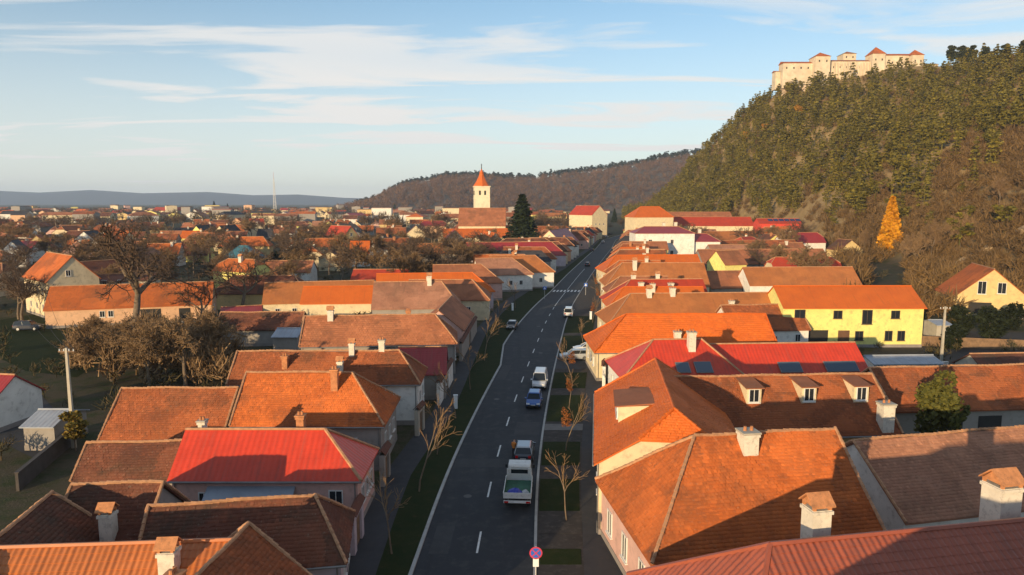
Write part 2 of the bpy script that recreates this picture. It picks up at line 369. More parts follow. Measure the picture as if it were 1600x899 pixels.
g.l(g.bump(g.noise(30, 3), 0.3, 0.01), b.inputs['Normal']); M_ASPH = ma
def grass_mat(name, c1, c2, c3):
    m, nt, b = nodes_of(name); g = N(nt)
    c = g.mix(g.rng(g.noise(0.5, 6, 0.65), 0.35, 0.65), c1, c2); c = g.mix(g.rng(g.noise(1.3, 7, 0.75), 0.55, 0.72, 0, 0.8), c, c3)
    g.l(c, b.inputs['Base Color']); b.inputs['Roughness'].default_value = 0.95; b.inputs['Specular IOR Level'].default_value = 0.1
    g.l(g.bump(g.noise(16, 5, 0.7), 0.8, 0.08), b.inputs['Normal']); return m
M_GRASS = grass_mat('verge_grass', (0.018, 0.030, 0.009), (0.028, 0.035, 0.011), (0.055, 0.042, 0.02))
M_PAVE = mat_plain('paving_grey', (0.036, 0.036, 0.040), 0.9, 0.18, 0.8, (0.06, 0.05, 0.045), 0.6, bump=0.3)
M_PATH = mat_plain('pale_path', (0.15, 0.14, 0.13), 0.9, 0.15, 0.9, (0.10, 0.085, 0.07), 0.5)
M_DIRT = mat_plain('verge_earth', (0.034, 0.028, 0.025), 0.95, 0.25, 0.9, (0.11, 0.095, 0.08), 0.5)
M_KERB = mat_plain('kerb_stone', (0.36, 0.36, 0.345), 0.9, 0.15, 0.8, (0.14, 0.13, 0.12), 0.5)
M_PAINT = mat_plain('road_paint', (0.62, 0.62, 0.60), 0.7, 0.12, 1.5, (0.2, 0.2, 0.2), 0.55)
def bay(y): return -3.75 - (1.4 * min(1, max(0, (y - 96) / 14)) * min(1, max(0, (178 - y) / 60)))
def rgt(y): return 3.75 + 0.0 * y
road = tag(strip('road', -60, 790, bay, rgt, 0.02, M_ASPH), 'dark asphalt main street running away between the houses', 'road', kind='structure')
tag(strip('left_kerb', -60, 700, lambda y: bay(y) - 0.24, bay, 0.13, M_KERB, thick=0.13), 'pale kerb edging the left of the street', 'kerb', kind='structure')
tag(strip('right_kerb', -60, 700, 3.75, 3.95, 0.13, M_KERB, thick=0.13), 'pale kerb edging the right of the street', 'kerb', kind='structure')
def lfront(y): return float(np.interp(y, [-20, 40, 56, 73, 86, 121, 161, 240, 391], [-7.2, -7.7, -8.6, -8.0, -8.8, -11.4, -12.0, -8.5, -7.5]))
def rfront(y): return float(np.interp(y, [-20, 40, 56, 75, 100, 134, 200, 300], [8.6, 8.8, 9.4, 10.0, 10.7, 11.5, 9.5, 8.5]))
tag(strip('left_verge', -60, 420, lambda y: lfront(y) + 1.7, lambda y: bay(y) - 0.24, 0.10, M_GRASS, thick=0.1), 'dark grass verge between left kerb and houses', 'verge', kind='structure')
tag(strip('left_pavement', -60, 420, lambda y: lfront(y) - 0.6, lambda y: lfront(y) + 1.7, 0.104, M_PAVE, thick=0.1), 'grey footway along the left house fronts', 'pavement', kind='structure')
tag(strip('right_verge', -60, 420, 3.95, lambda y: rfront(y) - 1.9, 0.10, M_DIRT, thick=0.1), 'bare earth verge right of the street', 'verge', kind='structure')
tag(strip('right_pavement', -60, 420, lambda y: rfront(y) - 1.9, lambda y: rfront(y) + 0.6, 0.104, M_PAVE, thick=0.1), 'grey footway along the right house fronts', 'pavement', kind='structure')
lawns = [(41.5, 45.2, 'nearest the foot of the picture, below the dark driveway'), (49.2, 56.6, 'beside the flatbed truck'), (58.2, 66.0, 'beside the dark parked car'), (70.4, 82.0, 'beside the blue hatchback'), (83.5, 93.0, 'just before the silver cars parked across the verge'), (101.5, 118.0, 'just beyond the silver cars parked across the verge'), (120, 139, 'beside the small white van far up the street')]
for y0, y1, w in lawns:
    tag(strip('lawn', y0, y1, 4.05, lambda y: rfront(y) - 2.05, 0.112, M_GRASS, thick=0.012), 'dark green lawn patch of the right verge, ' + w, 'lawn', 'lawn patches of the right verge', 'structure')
for y0, y1, mt, lb in ((67.6, 69.8, M_PATH, 'pale paved path crossing the right verge before the orange house'), (45.6, 48.6, M_DIRT, 'brown earth driveway crossing the right verge beside the round sign'), (93.6, 100.9, M_PAVE, 'grey parking strip across the right verge under silver cars')):
    tag(strip('cross_path', y0, y1, 3.96, lambda y: rfront(y) - 1.92, 0.117, mt, thick=0.012), lb, 'path', None, 'structure')
# paint
y = 17.0
while y < 176:
    strip('lane_dash', y, y + 3.0, -0.07, 0.07, 0.026, M_PAINT, 1.0, parent=road); y += 8.7
strip('centre_line', 152, 176, -0.06, 0.06, 0.0262, M_PAINT, parent=road); strip('centre_line', 181, 240, -0.06, 0.06, 0.0262, M_PAINT, parent=road)
for y0, y1, o0, o1 in ((43, 47.5, -3.2, -1.9), (58, 60.2, -3.6, 3.6), (66.5, 70.5, 1.0, 3.5), (88, 96, -3.5, -2.3), (112, 116, 0.5, 3.4), (50, 57, 1.2, 1.8), (140, 150, -3.0, -1.4)):
    strip('repair_patch', y0, y1, o0, o1, 0.0235, mat_plain('patch_asphalt', (0.030, 0.032, 0.036), 0.85, 0.2, 1.0, (0.05, 0.05, 0.05), 0.5), 1.0, parent=road)
for yy, oo in ((52, -1.6), (79, -2.2), (104, 1.2), (127, -1.0)):
    mb = MB(); mb.tube((ctr(yy) + oo, yy, 0.015), (ctr(yy) + oo, yy, 0.027), 0.33, n=16); mb.build('manhole_cover', mat_plain('cast_iron', (0.05, 0.045, 0.042), 0.6), road)
for i in range(8):
    o = -3.4 + i * 0.92
    strip('crossing_stripe', 176.8, 180.4, o, o + 0.5, 0.027, M_PAINT, 1.2, parent=road)


# ------------------------------------------------------------------ houses
def poly_frame(P):
    """eave frame of a roof face: first edge is the eave; returns origin, along, upslope, normal"""
    p0, p1 = Vector(P[0]), Vector(P[1]); e = (p1 - p0).normalized()
    n = Vector((0, 0, 0))
    for i in range(len(P)):
        a, b2 = Vector(P[i]), Vector(P[(i + 1) % len(P)]); n += a.cross(b2)
    n.normalize()
    if n.z < 0: n = -n
    v = n.cross(e)
    if v.z < 0: v = -v
    return p0, e, v, n
def inside(poly2, X, Y):
    r = np.zeros(X.shape, bool); n = len(poly2)
    for i in range(n):
        x0, y0 = poly2[i]; x1, y1 = poly2[(i + 1) % n]
        c = (y0 > Y) != (y1 > Y)
        with np.errstate(divide='ignore', invalid='ignore'): xi = (x1 - x0) * (Y - y0) / (y1 - y0 + 1e-12) + x0
        r ^= c & (X < xi)
    return r
def tiles_on(polys, tw=0.26, th=0.30):
    """overlapping clay tiles laid in bonded courses on each roof face"""
    VV, QQ, UU = [], [], []; base = 0
    for P in polys:
        o, e, v, n = poly_frame(P)
        p2 = [((Vector(p) - o).dot(e), (Vector(p) - o).dot(v)) for p in P]
        mx = max(p[0] for p in p2); mn = min(p[0] for p in p2); my = max(p[1] for p in p2)
        nr = int(my / th) + 1; nc = int((mx - mn) / tw) + 2
        R, C = np.meshgrid(np.arange(nr), np.arange(nc), indexing='ij')
        U = mn + (C + 0.5 * (R % 2)) * tw; Vv = R * th
        ok = inside(p2, U - tw * 0.40, Vv + th * 0.3) & inside(p2, U + tw * 0.40, Vv + th * 0.3)
        U = U[ok]; Vv = Vv[ok]; k = len(U)
        if not k: continue
        U = U + RNG.normal(0, 0.008, k); Vv = Vv + RNG.normal(0, 0.012, k); lift = 0.055 + RNG.normal(0, 0.008, k); hw = tw * 0.475
        sag = 0.03 * np.sin(U * 0.9 + 1.3) + 0.02 * np.sin(Vv * 1.3 + U * 0.4)
        def pt(a, bb, c): return np.outer(a, np.array(e)) + np.outer(bb, np.array(v)) + np.outer(c, np.array(n)) + np.array(o)
        sk = RNG.normal(0, 0.012, k)
        pts = np.stack([pt(U - hw, Vv - 0.02 + sk, lift + sag), pt(U + hw, Vv - 0.02 - sk, lift + sag), pt(U + hw, Vv + th * 1.04, lift * 0.45 + sag), pt(U - hw, Vv + th * 1.04, lift * 0.45 + sag),
                        pt(U - hw, Vv - 0.02 + sk, lift * 0 - 0.02 + sag), pt(U + hw, Vv - 0.02 - sk, lift * 0 - 0.02 + sag)], 1)
        idx = base + np.arange(k)[:, None] * 6
        QQ.append(np.concatenate([idx + np.array([[0, 1, 2, 3]]), idx + np.array([[4, 5, 1, 0]])])); VV.append(pts.reshape(-1, 3))
        uu = np.stack([np.stack([U, Vv], -1)] * 6, 1) + 0.12; UU.append(uu.reshape(-1, 2)); base += k * 6
    return np.concatenate(VV), np.concatenate(QQ), np.concatenate(UU)
def rib_sheet(P, pitch=0.30, depth=0.045, rows=0.40):
    """pressed sheet with round ribs running up the slope and shallow steps"""
    o, e, v, n = poly_frame(P)
    p2 = [((Vector(p) - o).dot(e), (Vector(p) - o).dot(v)) for p in P]
    mb = MB(); mx = max(p[0] for p in p2); mn = min(p[0] for p in p2); my = max(p[1] for p in p2)
    def span(x):                                     # vertical extent of the face at x
        ys = []
        for i in range(len(p2)):
            (x0, y0), (x1, y1) = p2[i], p2[(i + 1) % len(p2)]
            if abs(x1 - x0) > 1e-6 and min(x0, x1) - 1e-6 <= x <= max(x0, x1) + 1e-6: ys.append(y0 + (y1 - y0) * (x - x0) / (x1 - x0))
        return (min(ys), max(ys)) if len(ys) > 1 else None
    xs = np.arange(mn + 0.01, mx - 0.01, pitch / 6); prof = np.sin(np.arange(len(xs)) / 6 * 2 * math.pi)
    nr = max(2, int(my / rows)); cols = []
    for x, h in zip(xs, prof):
        s = span(x)
        if s is None: cols.append(None); continue
        col = []
        for r in range(nr):
            for f, st in ((r / nr, 0.022), ((r + 0.985) / nr, 0.0)):
                y = min(max(f * my, s[0]), s[1]); q = o + e * float(x) + v * float(y) + n * (0.05 + depth * float(h) * 0.5 + st)
                col.append((tuple(q), (float(x), float(y))))
        cols.append(col)
    for a, b2 in zip(cols, cols[1:]):
        if a is None or b2 is None: continue
        m = len(a); mb.add([p for p, _ in a] + [p for p, _ in b2], [(i, m + i, m + i + 1, i + 1) for i in range(m - 1)], [[a[i][1], b2[i][1], b2[i + 1][1], a[i + 1][1]] for i in range(m - 1)])
    return mb
WIN_CACHE = {}
def window(root, pos, facing, w=0.95, h=1.25, frame=M_FRAME, name='window', cols=2, glass=None):
    key = (round(w, 2), round(h, 2), frame.name, cols)
    if key not in WIN_CACHE:
        fr = MB(); t = 0.07
        for x in (-w / 2 + t / 2, w / 2 - t / 2): fr.box((x, -0.03, 0), (t, 0.10, h))
        for z in (-h / 2 + t / 2, h / 2 - t / 2): fr.box((0, -0.031, z), (w - 2 * t, 0.10, t))
        for i in range(1, cols): fr.box((-w / 2 + w * i / cols, -0.029, 0), (0.045, 0.08, h - 2 * t))
        fr.box((0, -0.07, -h / 2 - 0.04), (w + 0.2, 0.18, 0.07))
        pn = MB(); pn.box((0, -0.008, 0), (w - 2 * t, 0.03, h - 2 * t))
        fo = fr.build(name, frame); po = pn.build('pane', glass or mat_glass()); WIN_CACHE[key] = (fo.data, po.data)
        bpy.data.objects.remove(fo); bpy.data.objects.remove(po)
    fd, pd = WIN_CACHE[key]
    o = bpy.data.objects.new(name, fd); COL.objects.link(o); o.parent = root; o.location = pos; o.rotation_euler = (0, 0, facing)
    p = bpy.data.objects.new('pane', pd); COL.objects.link(p); p.parent = o
    return o
def door(root, pos, facing, w=1.0, h=2.1, mat=None):
    mb = MB(); mb.box((0, -0.03, h / 2), (w, 0.08, h)); 
    for x in (-0.25, 0.25):
        for z in (0.3, 0.72): mb.box((x * w, -0.075, z * h), (w * 0.36, 0.02, h * 0.32))
    o = mb.build('door', mat or M_DOOR, root); o.location = pos; o.rotation_euler = (0, 0, facing); return o
FACE = {'near': 0.0, 'right': math.pi / 2, 'far': math.pi, 'left': -math.pi / 2}
def chimney(root, x, y, zbase, ztop, style='white', s=0.62, l=None):
    """style: white stack with a clay saddle, brick stack, plain stack with slab"""
    l = l or s; body = MB(); hgt = ztop - zbase
    body.box((0, 0, hgt / 2), (l, s, hgt)); body.box((0, 0, hgt - 0.12), (l + 0.12, s + 0.12, 0.16))
    c = body.build('chimney', M_CHB if style == 'brick' else M_CHW, root); c.location = (x, y, zbase)
    cap = MB()
    if style in ('white', 'brick_saddle'):
        for sx in (-1, 1):
            for sy in (-1, 1): cap.box((sx * (l / 2 - 0.07), sy * (s / 2 - 0.07), hgt + 0.11), (0.13, 0.13, 0.22))
        z0 = hgt + 0.22; a = l / 2 + 0.12; d = s / 2 + 0.1; r = z0 + 0.42 * (s + 0.24)
        for P in ([(-a, -d, z0), (a, -d, z0), (a, 0, r), (-a, 0, r)], [(a, d, z0), (-a, d, z0), (-a, 0, r), (a, 0, r)]): cap.prism(P, (0, 0, -0.07))
        for sx in (-1, 1): cap.prism([(sx * (l / 2), -s / 2, z0 - 0.06), (sx * (l / 2), s / 2, z0 - 0.06), (sx * (l / 2), 0, r - 0.1)], (-sx * 0.1, 0, 0))
        cap.build('chimney_cap', M_CHT, c)
    else:
        cap.box((0, 0, hgt + 0.05), (l + 0.2, s + 0.2, 0.1)); cap.build('chimney_cap', M_CHT if style == 'brick' else M_CONC, c)
        pt = MB()
        for sx in (-0.22, 0.22): pt.tube((sx * l, 0, hgt + 0.1), (sx * l, 0, hgt + 0.36), 0.11, 0.09, 8)
        pt.build('chimney_pot', M_CHB, c)
    return c
class House: pass
HOUSES = []
def house(label, A, B, zr, w, s, ends='gg', hl=None, hr=None, roof='clay_brown', wall='cream', tiles=0, name='house', cat='house', group=None,
          near=(), far=(), left=(), right=(), chim=(), ov=0.35, gov=0.18, simple=False, frame=None, zbase=0.0, gutter=False, base_z=0.0, rib=False, winsize=(0.9, 1.2), gablewin=None, wall_far=None):
    A = Vector(A); B = Vector(B); u = B - A; L = math.hypot(u.x, u.y); rz = math.atan2(u.y, u.x); mid = (A + B) / 2
    root = empty(name, (mid.x, mid.y, base_z), rz); tag(root, label, cat, group)
    ze = zr - s * w; xl, xr = -L / 2, L / 2
    hl = w * 0.85 if hl is None else hl; hr = w * 0.85 if hr is None else hr
    jy = w * 0.45; jz = zr - s * jy; jr = jy * 0.9
    EL = {'g': xl, 'h': xl - hl, 'j': xl - jr}[ends[0]]; ER = {'g': xr, 'h': xr + hr, 'j': xr + jr}[ends[1]]
    top_n = [(xr, 0, zr), (xl, 0, zr)]
    def side(sg):
        P = [(EL, -w * sg, ze), (ER, -w * sg, ze)]
        if ends[1] == 'j': P.append((ER, -jy * sg, jz))
        P += [(xr, 0, zr), (xl, 0, zr)]
        if ends[0] == 'j': P.append((EL, -jy * sg, jz))
        return P
    polys = [side(1), [p for p in side(-1)]]
    if ends[0] == 'h': polys.append([(EL, w, ze), (EL, -w, ze), (xl, 0, zr)])
    if ends[1] == 'h': polys.append([(ER, -w, ze), (ER, w, ze), (xr, 0, zr)])
    if ends[0] == 'j': polys.append([(EL, jy, jz), (EL, -jy, jz), (xl, 0, zr)])
    if ends[1] == 'j': polys.append([(ER, -jy, jz), (ER, jy, jz), (xr, 0, zr)])
    # deck
    mb = MB(); up_z = 0.10 / math.cos(math.atan(s))
    for P in polys:
        o, e, v, n = poly_frame(P)
        area = sum((P[i][0] * P[(i + 1) % len(P)][1] - P[(i + 1) % len(P)][0] * P[i][1]) for i in range(len(P)))
        Q = list(P) if area > 0 else list(P)[::-1]
        uv = [((Vector(p) - o).dot(e), (Vector(p) - o).dot(v)) for p in Q]; k = len(Q)
        vs = Q + [(p[0], p[1], p[2] - up_z) for p in Q]
        fs = [tuple(range(k)), tuple(range(2 * k - 1, k - 1, -1))] + [(j, i, k + i, k + j) for i, j in ((i, (i + 1) % k) for i in range(k))]
        mb.add(vs, fs, [uv, [(0, 0)] * k] + [[(0, 0)] * 4] * k)
    rm = ROOF[roof]; ro = mb.build('roof', rm, root)
    if tiles:
        V, Q, U = tiles_on(polys, *( (0.20, 0.23) if tiles == 1 else (0.36, 0.36)))
        t = np_mesh('roof_tiles', V, Q, None, rm, ro, U); t['kind'] = 'stuff'
    if rib:
        for P in polys:
            rs = rib_sheet(P); q = rs.build('ribbed_sheet', rm, ro)
    # ridge and hip caps
    edges = [((xl, 0, zr), (xr, 0, zr))]
    for E_, x, t in ((EL, xl, ends[0]), (ER, xr, ends[1])):
        if t == 'h': edges += [((E_, -w, ze), (x, 0, zr)), ((E_, w, ze), (x, 0, zr))]
        if t == 'j': edges += [((E_, -jy, jz), (x, 0, zr)), ((E_, jy, jz), (x, 0, zr))]
    if tiles:
        for E_, t in ((EL, ends[0]), (ER, ends[1])):
            if t == 'g': edges += [((E_, -w, ze), (E_, 0, zr)), ((E_, w, ze), (E_, 0, zr))]
    cp = MB(); lift = 0.07 if (tiles or rib) else 0.02
    for p, q in edges:
        p = Vector(p); q = Vector(q); ln = (q - p).length
        if ln < 0.1: continue
        d = (q - p) / ln
        if tiles:
            k = max(1, int(ln / 0.38))
            for i in range(k):
                wob = 0.035 * math.sin(i * 0.35 + ln) + random.uniform(-0.012, 0.012); a = p + d * (ln * i / k) + Vector((0, 0, lift + 0.05 + wob)); bq = p + d * (ln * (i + 1.1) / k) + Vector((0, 0, lift + 0.02 + wob)); rr = 0.11 + random.uniform(-0.01, 0.015)
                cp.tube(a, bq, rr, rr * 0.85, 6)
        else: cp.tube(p + Vector((0, 0, lift)), q + Vector((0, 0, lift)), 0.12, 0.12, 5)
    cap_m = rm if (rib or roof in ('new_orange', 'grey_sheet', 'teal_sheet', 'slate')) else M_RIDGE
    cp.build('ridge_cap', cap_m, ro)
    # walls
    wy = w - ov; ztop = ze + ov * s - up_z - 0.02; wb = MB()
    WL = EL + (gov if ends[0] != 'h' else ov); WR = ER - (gov if ends[1] != 'h' else ov)
    def endpoly(x, t):
        P = [(x, -wy, zbase), (x, wy, zbase), (x, wy, ztop)]
        if t == 'g': P.append((x, 0, zr - up_z - 0.02))
        if t == 'j': P += [(x, jy * 0.92, jz - up_z), (x, -jy * 0.92, jz - up_z)]
        P.append((x, -wy, ztop)); return P
    pl, prr = endpoly(WL, ends[0]), endpoly(WR, ends[1])
    wb.add(prr, [tuple(range(len(prr)))]); wb.add(pl, [tuple(range(len(pl)))[::-1]])
    wb.add([(WL, -wy, zbase), (WR, -wy, zbase), (WR, -wy, ztop), (WL, -wy, ztop)], [(0, 1, 2, 3)]); wb.add([(WL, wy, zbase), (WR, wy, zbase), (WR, wy, ztop), (WL, wy, ztop)], [(3, 2, 1, 0)])
    wb.build('wall', WALL[wall], root)
    if not simple:
        pb = MB(); pb.box(((WL + WR) / 2, 0, 0.25), (WR - WL + 0.08, 2 * wy + 0.08, 0.5)); pb.build('plinth', M_PLINTH, root)
    if gutter:
        for sg in (-1, 1):
            gb = MB(); gb.tube((EL, sg * (w + 0.05), ze - 0.08), (ER, sg * (w + 0.05), ze - 0.08), 0.075, n=6); gb.build('gutter', M_ZINC, root)
            for x in (WL + 0.2, WR - 0.2):
                gb = MB(); gb.tube((x, sg * (wy + 0.06), 0.1), (x, sg * (wy + 0.06), ze - 0.05), 0.05, n=6); gb.build('downpipe', M_ZINC, root)
    fm = frame or M_FRAME
    def wall_items(lst, face):
        for it in lst:
            kind, f, z = it[0], it[1], it[2]; ww, hh = (it[3], it[4]) if len(it) > 4 else winsize
            if face in ('near', 'far'):
                x = WL + (WR - WL) * f; p = (x, -wy if face == 'near' else wy, z)
            else: p = (WL if face == 'left' else WR, -wy + 2 * wy * f, z)
            if kind == 'w': window(root, p, FACE[face], ww, hh, fm)
            elif kind == 'd': door(root, (p[0], p[1], 0.05), FACE[face], ww, hh)
            elif kind == 'o':                        # open bay: a dark slab on the wall paints its inner shade
                m2 = MB(); m2.box((0, -0.02, z), (ww, 0.06, hh)); q = m2.build('doorway', M_NEARBLACK, root); q.location = (p[0], p[1], 0); q.rotation_euler = (0, 0, FACE[face])
    for lst, face in ((near, 'near'), (far, 'far'), (left, 'left'), (right, 'right')): wall_items(lst, face)
    for c in chim:
        t, y, hh = c[0], c[1], c[2]; st = c[3] if len(c) > 3 else 'white'; sz = c[4] if len(c) > 4 else 0.62
        x = xl + L * t; zs = zr - s * abs(y); chimney(root, x, y, zs - 0.8, zs + hh, st, sz, c[5] if len(c) > 5 else None)
    h = House(); h.root = root; h.L = L; h.w = w; h.zr = zr; h.ze = ze; h.s = s; h.xl = xl; h.xr = xr; h.EL = EL; h.ER = ER; h.wy = wy; h.WL = WL; h.WR = WR; h.rz = rz; h.mid = mid
    h.foot = (mid.x, mid.y, rz, (EL, ER), w); HOUSES.append(h)
    return h
def he(label, px, ey, ze, s, **k):
    A, B, zr, w = ridge_from_eave(*px, ey, ze, s); return house(label, A, B, zr, w, s, **k)
def hw(label, px, zr, w, s, **k): return house(label, up(px[0], px[1], zr), up(px[2], px[3], zr), zr, w, s, **k)
def hW(label, x0, y0, x1, y1, zr, w, s, **k): return house(label, (x0, y0, zr), (x1, y1, zr), zr, w, s, **k)
def dormer(h, x, yoff, w=1.25, hgt=1.35, kind='shed', roof='clay_brown', wall='cream', length=2.6):
    """roof dormer on the near slope, front wall at yoff from the ridge"""
    z0 = h.zr - h.s * yoff; d = MB(); r0 = yoff
    zt = z0 + hgt
    back = max(0.0, (h.zr - (zt + 0.25)) / h.s)
    d.add([(x - w / 2, -r0, z0 - 0.2), (x + w / 2, -r0, z0 - 0.2), (x + w / 2, -r0, zt), (x - w / 2, -r0, zt), (x - w / 2, -back, zt + 0.2), (x + w / 2, -back, zt + 0.2), (x - w / 2, -back, z0), (x + w / 2, -back, z0)], [(0, 1, 2, 3), (0, 3, 4, 6), (1, 7, 5, 2)])
    o = d.build('dormer', WALL[wall], h.root)
    r = MB(); e = 0.16
    if kind == 'shed':
        P = [(x - w / 2 - e, -r0 - 0.3, zt), (x + w / 2 + e, -r0 - 0.3, zt), (x + w / 2 + e, -back + 0.3, zt + 0.34), (x - w / 2 - e, -back + 0.3, zt + 0.34)]
        r.prism(P, (0, 0, 0.1))
    rr = r.build('dormer_roof', ROOF[roof], o)
    window(o, (x, -r0, (z0 + zt) / 2 + 0.08), 0.0, w * 0.72, hgt * 0.82)
    return o
def skylight(h, x, yoff, w=0.9, l=1.2, side=-1):
    a = math.atan(h.s); z = h.zr - h.s * yoff
    fr = MB(); fr.box((0, 0, 0.06), (w, l, 0.12)); o = fr.build('skylight', M_ZINC, h.root); o.location = (x, side * yoff, z + 0.02); o.rotation_euler = (a if side < 0 else -a, 0, 0)
    pn = MB(); pn.box((0, 0, 0.127), (w - 0.14, l - 0.14, 0.02)); pn.build('pane', mat_glass('sky_glass', (0.06, 0.09, 0.13)), o); return o
WW = lambda n, z, a=0.12, b=0.88: [('w', a + (b - a) * (i + 0.5) / n, z) for i in range(n)]

# ---- left row, nearest first
L1 = hw('long ribbed orange sheet roof house at the bottom left corner', (-130, 862, 380, 845), 6.4, 4.4, 0.75, roof='rib_orange', wall='cream', rib=True, chim=[(0.80, -1.25, 1.25, 'brick_saddle', 0.75)], near=WW(4, 1.7))
L1b = hW('street-front house with steep half-shaded tiled roof beside the ribbed orange roof', -13.4, 33.4, -14.1, 23.5, 6.7, 3.5, 0.85, ends='gg', roof='clay_brown', wall='grey', tiles=1, far=WW(3, 1.8), chim=[(0.55, -0.8, 1.0, 'brick')])
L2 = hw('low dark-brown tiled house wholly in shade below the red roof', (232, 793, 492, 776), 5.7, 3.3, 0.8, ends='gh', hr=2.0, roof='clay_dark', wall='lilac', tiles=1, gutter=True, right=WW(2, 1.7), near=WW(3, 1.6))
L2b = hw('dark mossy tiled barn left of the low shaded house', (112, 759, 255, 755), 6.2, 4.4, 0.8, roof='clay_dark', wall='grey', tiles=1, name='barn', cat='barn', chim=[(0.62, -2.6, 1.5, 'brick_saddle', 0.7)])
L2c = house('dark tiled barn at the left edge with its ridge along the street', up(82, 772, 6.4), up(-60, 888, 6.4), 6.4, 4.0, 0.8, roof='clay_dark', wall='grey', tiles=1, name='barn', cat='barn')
L3 = he('house with bright red sheet roof, hipped towards the street', (290, 671, 508, 671), 752, 3.7, 0.85, ends='gh', hr=3.3, roof='red_sheet', wall='pink', gutter=True, near=[('w', 0.17, 2.2, 0.8, 1.1), ('w', 0.22, 2.2, 0.8, 1.1), ('w', 0.88, 2.3, 1.0, 1.2), ('d', 0.78, 1)], right=WW(3, 2.1), chim=[(0.80, 0.9, 1.5, 'brick', 0.55), (0.06, 1.4, 1.35, 'plain', 0.5)])
L3b = he('brown tiled barn joined to the left of the red roof', (135, 694, 289, 690), 752, 2.8, 0.8, roof='clay_dark', wall='grey', tiles=1, name='barn', cat='barn', near=[('o', 0.3, 1.0, 2.2, 2.0)])
L4 = he('hipped tiled house with a tall orange chimney behind the red roof', (385, 583, 550, 583), 667, 4.0, 0.85, ends='gh', roof='clay_orange', wall='grey', tiles=1, gutter=True, near=WW(5, 2.3), right=WW(3, 2.2), chim=[(0.87, -1.3, 1.7, 'brick', 0.6, 0.6)])
L4b = he('brown tiled barn in front of the bare bushes', (190, 608, 372, 607), 690, 2.8, 0.82, roof='clay_brown', wall='grey', tiles=1, name='barn', cat='barn')
L5 = he('long tiled house with several chimneys and a white street wall', (371, 550, 624, 549), 602, 4.4, 0.8, ends='gh', hr=2.6, roof='clay_brown', wall='white', tiles=1, gutter=True, right=[('w', 0.3, 2.6), ('w', 0.72, 2.6)], chim=[(0.32, -1.6, 1.1, 'brick', 0.55), (0.71, -0.3, 1.2, 'white', 0.55), (0.89, 0.2, 1.3, 'plain', 0.6), (0.66, -2.2, 1.2, 'brick_saddle', 0.55)])
L5b = hw('small wine-red roofed annex by the street behind the white-walled house', (622, 543, 699, 542), 5.6, 3.6, 0.7, ends='gg', roof='wine_sheet', wall='grey', right=WW(2, 1.9))
L6 = he('hipped salmon-tiled house with a pale chimney on its ridge', (476, 495, 680, 492), 541, 4.2, 0.8, ends='gh', hr=3.0, roof='clay_tan', wall='grey', tiles=2, gutter=True, near=WW(4, 2.4), right=WW(3, 2.3), chim=[(0.20, -0.4, 1.2, 'white', 0.75), (0.79, 0.5, 0.9, 'brick', 0.6)])
L6b = he('low brown barn left of the pale sheet-roofed shed', (345, 489, 476, 488), 516, 2.7, 0.75, roof='clay_dark', wall='grey', tiles=2, name='barn', cat='barn')
SH1 = hw('shed with pale blue-grey sheet roof between brown barns', (433, 513, 474, 513), 3.6, 3.0, 0.28, roof='grey_sheet', wall='grey', name='shed', cat='shed')
L6e = hW('street-side house with roof slope shaded towards the pavement', ctr(102) + lfront(102) - 4.0, 102, ctr(118) + lfront(118) - 4.0, 118, 7.0, 3.9, 0.8, roof='clay_tan', wall='pink', near=WW(5, 2.1))
L7a = he('house with faded orange roof over a cream wall left of the bright orange roof', (413, 442, 585, 438), 473, 3.6, 0.75, roof='orange_light', wall='cream', near=WW(3, 2.0, 0.05, 0.5))
L7b = hw('wing with bright new orange roof in the left row', (474, 448, 584, 447), 6.4, 3.9, 0.75, roof='new_orange', wall='cream')
L7c = he('long hipped house with pale salmon tiles and one chimney', (584, 441, 690, 440), 483, 4.0, 0.8, ends='gh', hr=3.6, roof='clay_pale', wall='grey', right=WW(4, 2.2), near=WW(5, 2.4), chim=[(0.82, -0.5, 1.5, 'white', 0.8)])
L7d = hw('low wine-red sheet roof shed beside the dark garden', (345, 480, 410, 477), 3.2, 2.6, 0.3, roof='wine_sheet', wall='grey', name='shed', cat='shed')
L8 = hw('house with narrow bright orange roof strip behind the salmon roof', (588, 428, 738, 426), 7.8, 4.6, 0.8, ends='gh', hr=4.5, roof='new_orange', wall='lilac', near=WW(4, 2.3), right=WW(3, 2.2))
L8b = hw('house with low dark-red roof left of the narrow orange strip', (552, 421, 640, 421), 5.0, 4.0, 0.6, roof='red_tile', wall='grey')
L9 = hw('house with tan tiled roof and grey street hip by the pink front', (676, 414, 752, 413), 8.2, 5.0, 0.8, ends='gh', hr=4.8, roof='clay_tan', wall='pink', near=WW(4, 2.3), right=WW(3, 2.4))
L10 = hw('house with faded tile hip and pale grey street wall', (742, 404, 800, 403), 8.4, 5.0, 0.8, ends='gh', hr=4.8, roof='clay_pale', wall='white', near=WW(4, 2.3), right=WW(2, 2.5))
L11 = hw('house with patchy sunlit brown hip beside the street bend', (764, 400, 836, 399), 8.6, 5.2, 0.8, ends='gh', hr=4.5, roof='orange_light', wall='white', near=WW(4, 2.3), right=WW(3, 2.4))
L12 = hw('long wine-dark roof house with small pale skylights', (728, 379, 862, 378), 8.8, 5.6, 0.8, ends='gh', hr=4.5, roof='wine_sheet', wall='lilac', near=WW(4, 2.3), right=WW(3, 2.4))
for t in (0.22, 0.48, 0.72): skylight(L12, L12.xl + L12.L * t, 2.6, 1.3, 1.6)
L13 = hw('long brown barn roof left of the wine-dark roof', (606, 381, 722, 380), 6.8, 5.0, 0.75, roof='orange_light', wall='grey', name='barn', cat='barn')
L14 = hw('wide plain orange roof left of the dark spruce', (690, 358, 800, 357), 8.5, 6.5, 0.7, roof='new_orange', wall='cream')
